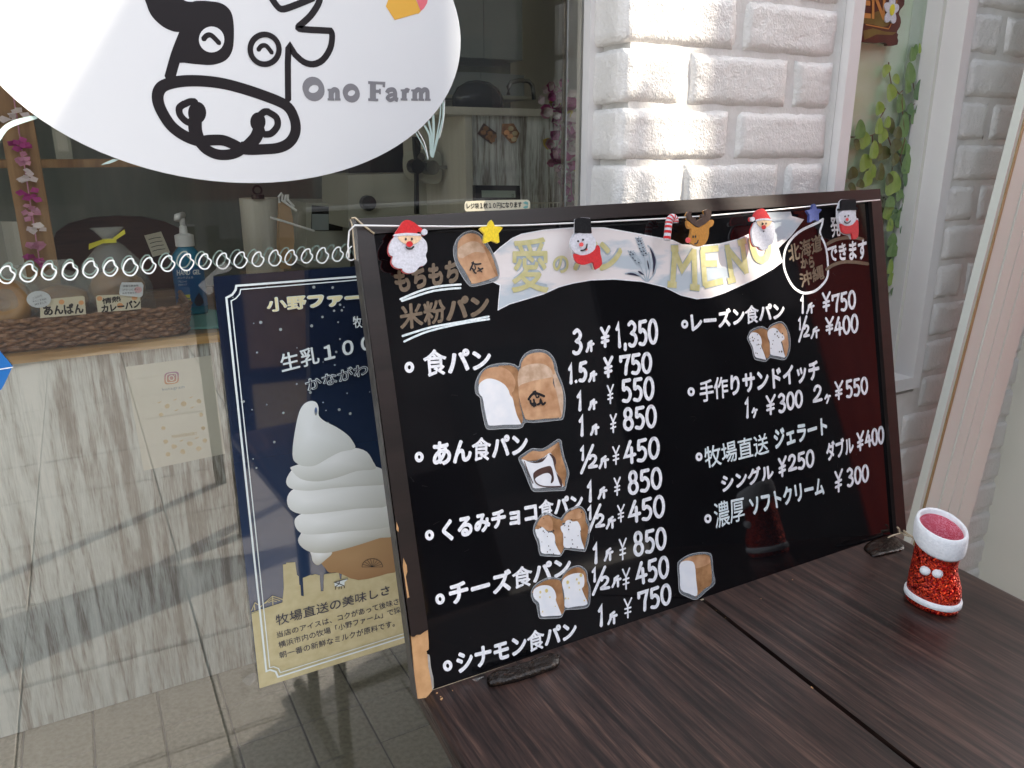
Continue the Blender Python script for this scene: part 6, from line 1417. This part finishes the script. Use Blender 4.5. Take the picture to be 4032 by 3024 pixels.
fig('santa_ornament', 'small felt winking santa face right of the reindeer', 'ornament', 'F', [('beard', s2b, 'f_white', (.0055, .0085)), ('red_backing', [(x - 12, y + 4) for x, y in s2b], 'f_red', (.001, .0045)),
    ('hat', smoothp([(185, 290), (205, 240), (232, 212), (270, 196), (305, 205), (335, 245), (362, 290), (368, 312), (290, 306), (218, 322), (205, 300)], 2, True), 'f_red', (.0058, .009)), ('hat_band', smoothp([(218, 335), (222, 315), (290, 303), (365, 308), (388, 330), (300, 322)], 3, True), 'f_white', (.0088, .0098)),
    ('pompom', dot(180, 312, 22, 26), 'f_white', (.006, .009)), ('pompom', dot(166, 312, 22, 26), 'f_red', (.001, .005)), ('face', smoothp([(228, 335), (238, 378), (275, 400), (330, 398), (370, 365), (380, 330), (300, 322)], 3, True), 'f_tan', (.0087, .0093)),
    ('nose', dot(300, 400, 22, 24), 'f_red', (.0096, .0106)), ('eye', dot(323, 360, 6, 11), 'f_dot', hi), ('mouth', dot(298, 443, 7, 9), 'f_dot', (.0086, .0092)), ('smile', [(276, 355), (290, 363), (276, 370)], 'f_dot')])
star2 = [(838, 148), (850, 143), (862, 155), (878, 200), (920, 202), (928, 212), (896, 252), (900, 322), (892, 334), (850, 318), (805, 348), (793, 340), (797, 268), (768, 225), (775, 212), (822, 205)]
fig('star_ornament', 'dark blue felt star near the right end of the cord', 'ornament', 'F', [('star', star2, 'f_blue', (.004, .0085))])
fig('snowman_ornament', 'felt snowman with a brimmed top hat at the right end of the cord', 'ornament', 'F', [('head', dot(1208, 295, 98, 92), 'f_white', (.0055, .0085)),
    ('white_backing', [(1128, 120), (1150, 95), (1290, 98), (1300, 180), (1300, 300), (1325, 305), (1325, 350), (1310, 500), (1255, 530), (1235, 490), (1180, 478), (1130, 440), (1118, 380), (1100, 310), (1102, 200)], 'f_white', (.001, .0045)),
    ('hat', [(1140, 115), (1155, 98), (1292, 96), (1302, 108), (1304, 182), (1322, 184), (1322, 208), (1113, 218), (1112, 196), (1142, 194)], 'f_black', (.006, .0093)), ('scarf', smoothp([(1135, 362), (1175, 382), (1225, 386), (1275, 368), (1318, 318), (1328, 380), (1325, 505), (1268, 530), (1258, 468), (1200, 474), (1155, 448)], 2, True), 'f_red', (.006, .0093)),
    ('eye', dot(1184, 282, 8, 10), 'f_dot', hi), ('eye', dot(1221, 274, 8, 10), 'f_dot', hi), ('nose', dot(1207, 316, 15, 18), 'f_pink', hi), ('smile', [(1173, 338), (1192, 355), (1218, 353), (1240, 330)], 'f_dot')])
# glue thread at the board's corners
gt = thing('glue_thread', 'old glue thread and tape over the upper left corner of the frame', 'tape', BOARD.pt(*TLc))
m = MB(); m.tube([BOARD.pt(*BOARD.uv(px('A', *p)), .002) for p in ((130, 175), (150, 170), (200, 215), (272, 270))], .0011, 5); m.tube([BOARD.pt(*BOARD.uv(px('A', *p)), .001) for p in ((122, 178), (135, 215), (155, 430))], .0008, 5); m.build('thread', M['twine'], gt)
MB().slab(BOARD, BOARD.c('A', [(128, 180), (158, 178), (170, 300), (178, 440), (150, 435), (140, 300)]), .0006, .001).build('tape', M['clear_tape'], gt)
gt = thing('glue_thread', 'dried glue threads at the lower right corner of the board on the table', 'tape', BOARD.pt(*BRc))
m = MB(); m.tube([BOARD.pt(*BOARD.uv(px('Y', *p)), .004) for p in ((345, 480), (365, 500), (375, 550), (300, 570), (240, 600))], .0016, 5); m.tube([TABLE.pt(*TABLE.uv(px('Y', *p)), .003) for p in ((370, 490), (420, 530), (470, 575), (555, 625))], .002, 5); m.tube([TABLE.pt(*TABLE.uv(px('Y', *p)), .002) for p in ((400, 550), (440, 580), (500, 600))], .0012, 5); m.build('thread', M['twine'], gt)
# sealant lumps
def lump(label, c, P, hgt, seed):
    Q = TABLE.c(c, P); cx_ = sum(q[0] for q in Q) / len(Q); cy_ = sum(q[1] for q in Q) / len(Q)
    t = thing('sealant_lump', label, 'sealant', TABLE.pt(cx_, cy_)); Q = smoothp(Q, 4, True); rs = []
    for k_, h in ((1., .0), (.98, hgt * .6), (.9, hgt * .95), (.7, hgt), (.4, hgt), (.15, hgt * .95)):
        r = []
        for q in Q:
            x, y = cx_ + (q[0] - cx_) * k_, cy_ + (q[1] - cy_) * k_
            nz = noise.noise(Vector((x * 160, y * 160, seed))) * hgt * .35
            r.append(TABLE.pt(x, y, max(.0005, h + (nz if h else 0))))
        rs.append(r)
    MB().rings(rs).build('lump', M['glue'], t, smooth=True)
lump('thick shiny dark sealant lump at the foot of the board near its left corner', 'A' if False else 'h', [(1155, 720), (1180, 668), (1400, 600), (1700, 500), (1915, 440), (1945, 500), (1905, 575), (1700, 655), (1450, 735), (1220, 780), (1170, 760)], .0075, 1)
lump('flat wrinkled dark sealant patch at the foot of the board near its right corner', 'Y', [(0, 720), (60, 660), (180, 610), (300, 590), (380, 640), (440, 700), (430, 740), (300, 780), (120, 815), (60, 780)], .004, 2)
fl = thing('tape_scrap', 'clear tape scrap sticking out under the board by the thick sealant lump', 'tape', TABLE.pt(*TABLE.uv(px('h', 1060, 700))))
MB().slab(TABLE, TABLE.c('h', [(995, 705), (1140, 660), (1040, 730)]), .001, .0016).build('scrap', M['clear_tape'], fl)
cr2 = thing('wood_crumbs', 'small pale crumbs on the table by the broken board corner', 'crumbs', TABLE.pt(*TABLE.uv(px('h', 640, 880))))
rq = random.Random(8); m = MB()
for x, y, r_, c_ in ((612, 848, 9, 'h'), (655, 915, 10, 'h'), (668, 905, 8, 'h'), (650, 885, 5, 'h'), (780, 818, 5, 'h'), (1068, 1090, 8, 'i'), (1078, 1097, 6, 'i'), (395, 545, 4, 'i'), (460, 598, 4, 'i'), (935, 328, 5, 'i'), (712, 463, 4, 'i'), (900, 338, 3, 'i')):
    a, b = TABLE.uv(px(c_, x, y)); q = r_ * .00014; m.slab(TABLE, [(a + q * rq.uniform(.5, 1.3) * cos(k * PI / 3), b + q * rq.uniform(.5, 1.3) * sin(k * PI / 3)) for k in range(6)], 0, q * .9)
m.build('crumbs', M['fibre'], cr2, kind='stuff')

# ================================================================== FELT BOOT
b0 = TABLE.hit((3660, 2366)); BK = .85; toe = Vector((-.22, -1, 0)).normalized(); sid = Vector((-toe.y, toe.x, 0))
boot = thing('christmas_boot', 'small red glitter christmas boot with white fleece cuff and two pompoms on the table', 'boot', b0)
def bring(z, sh, lf, lb_, w, n=36, dz=0):
    r = []
    for k in range(n):
        a = 2 * PI * k / n; c = cos(a); L = lf if c > 0 else lb_
        r.append(b0 + (toe * (sh + L * c) + sid * (w * sin(a)) + Vector((0, 0, z + dz * c))) * BK)
    return r
BS = 1.0
MB().rings([bring(0, 0, .048, .037, .036), bring(.004, 0, .0505, .0395, .0385), bring(.008, 0, .0505, .0395, .0385), bring(.010, 0, .047, .036, .035)]).build('sole', M['glitter'], boot, smooth=True)
MB().rings([bring(.009, 0, .050, .040, .0375), bring(.011, 0, .0535, .0425, .0410), bring(.018, 0, .0535, .0425, .0410), bring(.021, 0, .0505, .040, .0385)]).build('sole_trim', M['fleece'], boot, smooth=True)
up = [(.018, 0, .0495, .039, .0375), (.028, 0, .0505, .0385, .0385), (.040, 0, .0475, .038, .0385), (.052, -.001, .0415, .037, .0375), (.064, -.002, .0355, .0355, .0360), (.078, -.002, .0335, .0350, .0352), (.095, -.001, .0345, .0345, .0356), (.115, -.001, .0360, .0350, .0362), (.135, -.001, .0368, .0355, .0368)]
MB().rings([bring(*q, dz=-.011 * max(0, (q[0] - .07) / .065)) for q in up[:-1]], True, False).build('upper', M['glitter'], boot, smooth=True)
cuff = [(.110, -.001, .0370, .0360, .0370), (.108, -.001, .0395, .0385, .0395), (.112, -.001, .0412, .0402, .0412), (.128, -.001, .0420, .0410, .0420), (.139, -.001, .0415, .0405, .0415), (.145, -.001, .0398, .0388, .0398), (.147, -.001, .0375, .0365, .0375), (.144, -.001, .0352, .0342, .0352), (.137, -.001, .0346, .0336, .0346)]
MB().rings([bring(*q, dz=-.012) for q in cuff], False, False).build('cuff', M['fleece'], boot, smooth=True)
MB().rings([bring(.141, -.001, .0350, .0340, .0350, dz=-.012)[::-1], bring(.10, -.002, .033, .032, .033, dz=-.006)[::-1], bring(.03, -.003, .031, .029, .031)[::-1]], False, True).build('lining', M['net'], boot, smooth=True)
for s_ in (-1, 1):
    cdv = Vector((-b0.x, -b0.y, 0)).normalized(); c = b0 + toe * (-.006) * BK + cdv * .0305 + Vector((cdv.y, -cdv.x, 0)) * (s_ * -.0078) + Vector((0, 0, .060))
    MB().ball(c, .0072, .0072, .0066, 16, 10).build('pompom', M['fleece'], boot, smooth=True)

# ================================================================== ACROSS AND BESIDE, SEEN ONLY IN REFLECTIONS AND SHADOWS
bth = thing('added_sunshade', 'added unseen red and dark cloth stall standing on the pavement to the right', 'sunshade', (2.5, -.1, 0))  # unseen cloth added to block the sun and leave slots for its patches
sy = -.10
MB().box(1.20, 1.97, sy - .02, sy, 0, 2.88).build('dark_shade_cloth', M['dark_fabric'], bth)
MB().slab(wall(sy), [(1.975, 0), (5.2, 0), (5.2, 2.878), (3.08, 2.878), (3.065, 2.47), (2.866, 2.47), (2.866, 2.878), (1.975, 2.878)], 0, .02).build('red_shade_cloth', M['red_sunshade_fabric'], bth)  # notch lets a strip of sun through to the brick
MB().box(2.30, 2.38, sy, sy + .015, 0, 2.45).build('post', M['beige_sunshade_post'], bth)
MB().box(2.74, 2.78, sy, sy + .015, 0, 2.45).build('post', M['beige_sunshade_post'], bth)
zt = lambda z: z
m = MB(); F2 = wall(sy); m.slab(F2, [(2.361, 2.88), (2.866, 2.88), (2.866, 3.7), (2.72, 3.7), (2.64, 3.34), (2.49, 3.135), (2.40, 3.0), (2.365, 2.95)], 0, .02); m.build('upper_shade_cloth', M['dark_fabric'], bth)  # slanted edge shaped to bound the sun band on the oval
m = MB(); m.slab(F2, [(3.065, 2.88), (5.2, 2.88), (5.2, 3.9), (3.065, 3.9)], 0, .02); m.build('upper_shade_cloth', M['red_sunshade_fabric'], bth)
m = MB(); m.slab(F2, [(1.2, 2.88), (2.36, 2.88), (2.36, 2.94), (1.2, 2.94)], 0, .02); m.build('shade_strip', M['dark_fabric'], bth)
m = MB(); m.box(2.925, 2.950, sy - .012, sy, 2.46, 2.93); m.slab(F2, [(2.868, 2.74), (2.925, 2.93), (2.925, 2.85)], 0, .01); m.build('shadow_post', M['beige_sunshade_post'], bth)  # unseen post and brace added to throw a small shadow on the brick
ab = thing('easel_sign', 'black wooden easel sign standing on the pavement behind the viewer', 'easel sign', (.72, -.95, 0))
AS = Surf((.37, -.75, 0), (1, .15, 0), (0, -.25, 1))
for xx in (0, .60): MB().slab(AS, rect(xx, 0, xx + .045, 1.15), 0, .03).build('leg', M['frame'], ab)
MB().slab(AS, rect(.045, .25, .60, 1.10), .005, .02).build('face', M['dark_fabric'], ab)
MB().slab(AS, rect(.10, .62, .36, .98), -.001, .004).build('notice', M['kraft'], ab)
MB().slab(AS, rect(.10, .34, .30, .56), -.001, .004).build('notice', M['bread_print'], ab)
AS2 = Surf((.37, -1.3, 0), (1, .15, 0), (0, .25, 1))
for xx in (0, .60): MB().slab(AS2, rect(xx, 0, xx + .045, 1.15), 0, .03).build('back_leg', M['frame'], ab)
fcd = thing('opposite_building', 'grey building with dark windows on the other side of the street', 'building', (0, -7, 0))
MB().box(-14, 6, -7.4, -7, 0, 4.6).build('wall', M['facade'], fcd)
for i in range(8):
    for j in range(1): MB().box(-13 + i * 2.3, -11.4 + i * 2.3, -7.02, -6.995, .9 + j * 2.9, 2.7 + j * 2.9).build('window', M['facade_dk'], fcd)
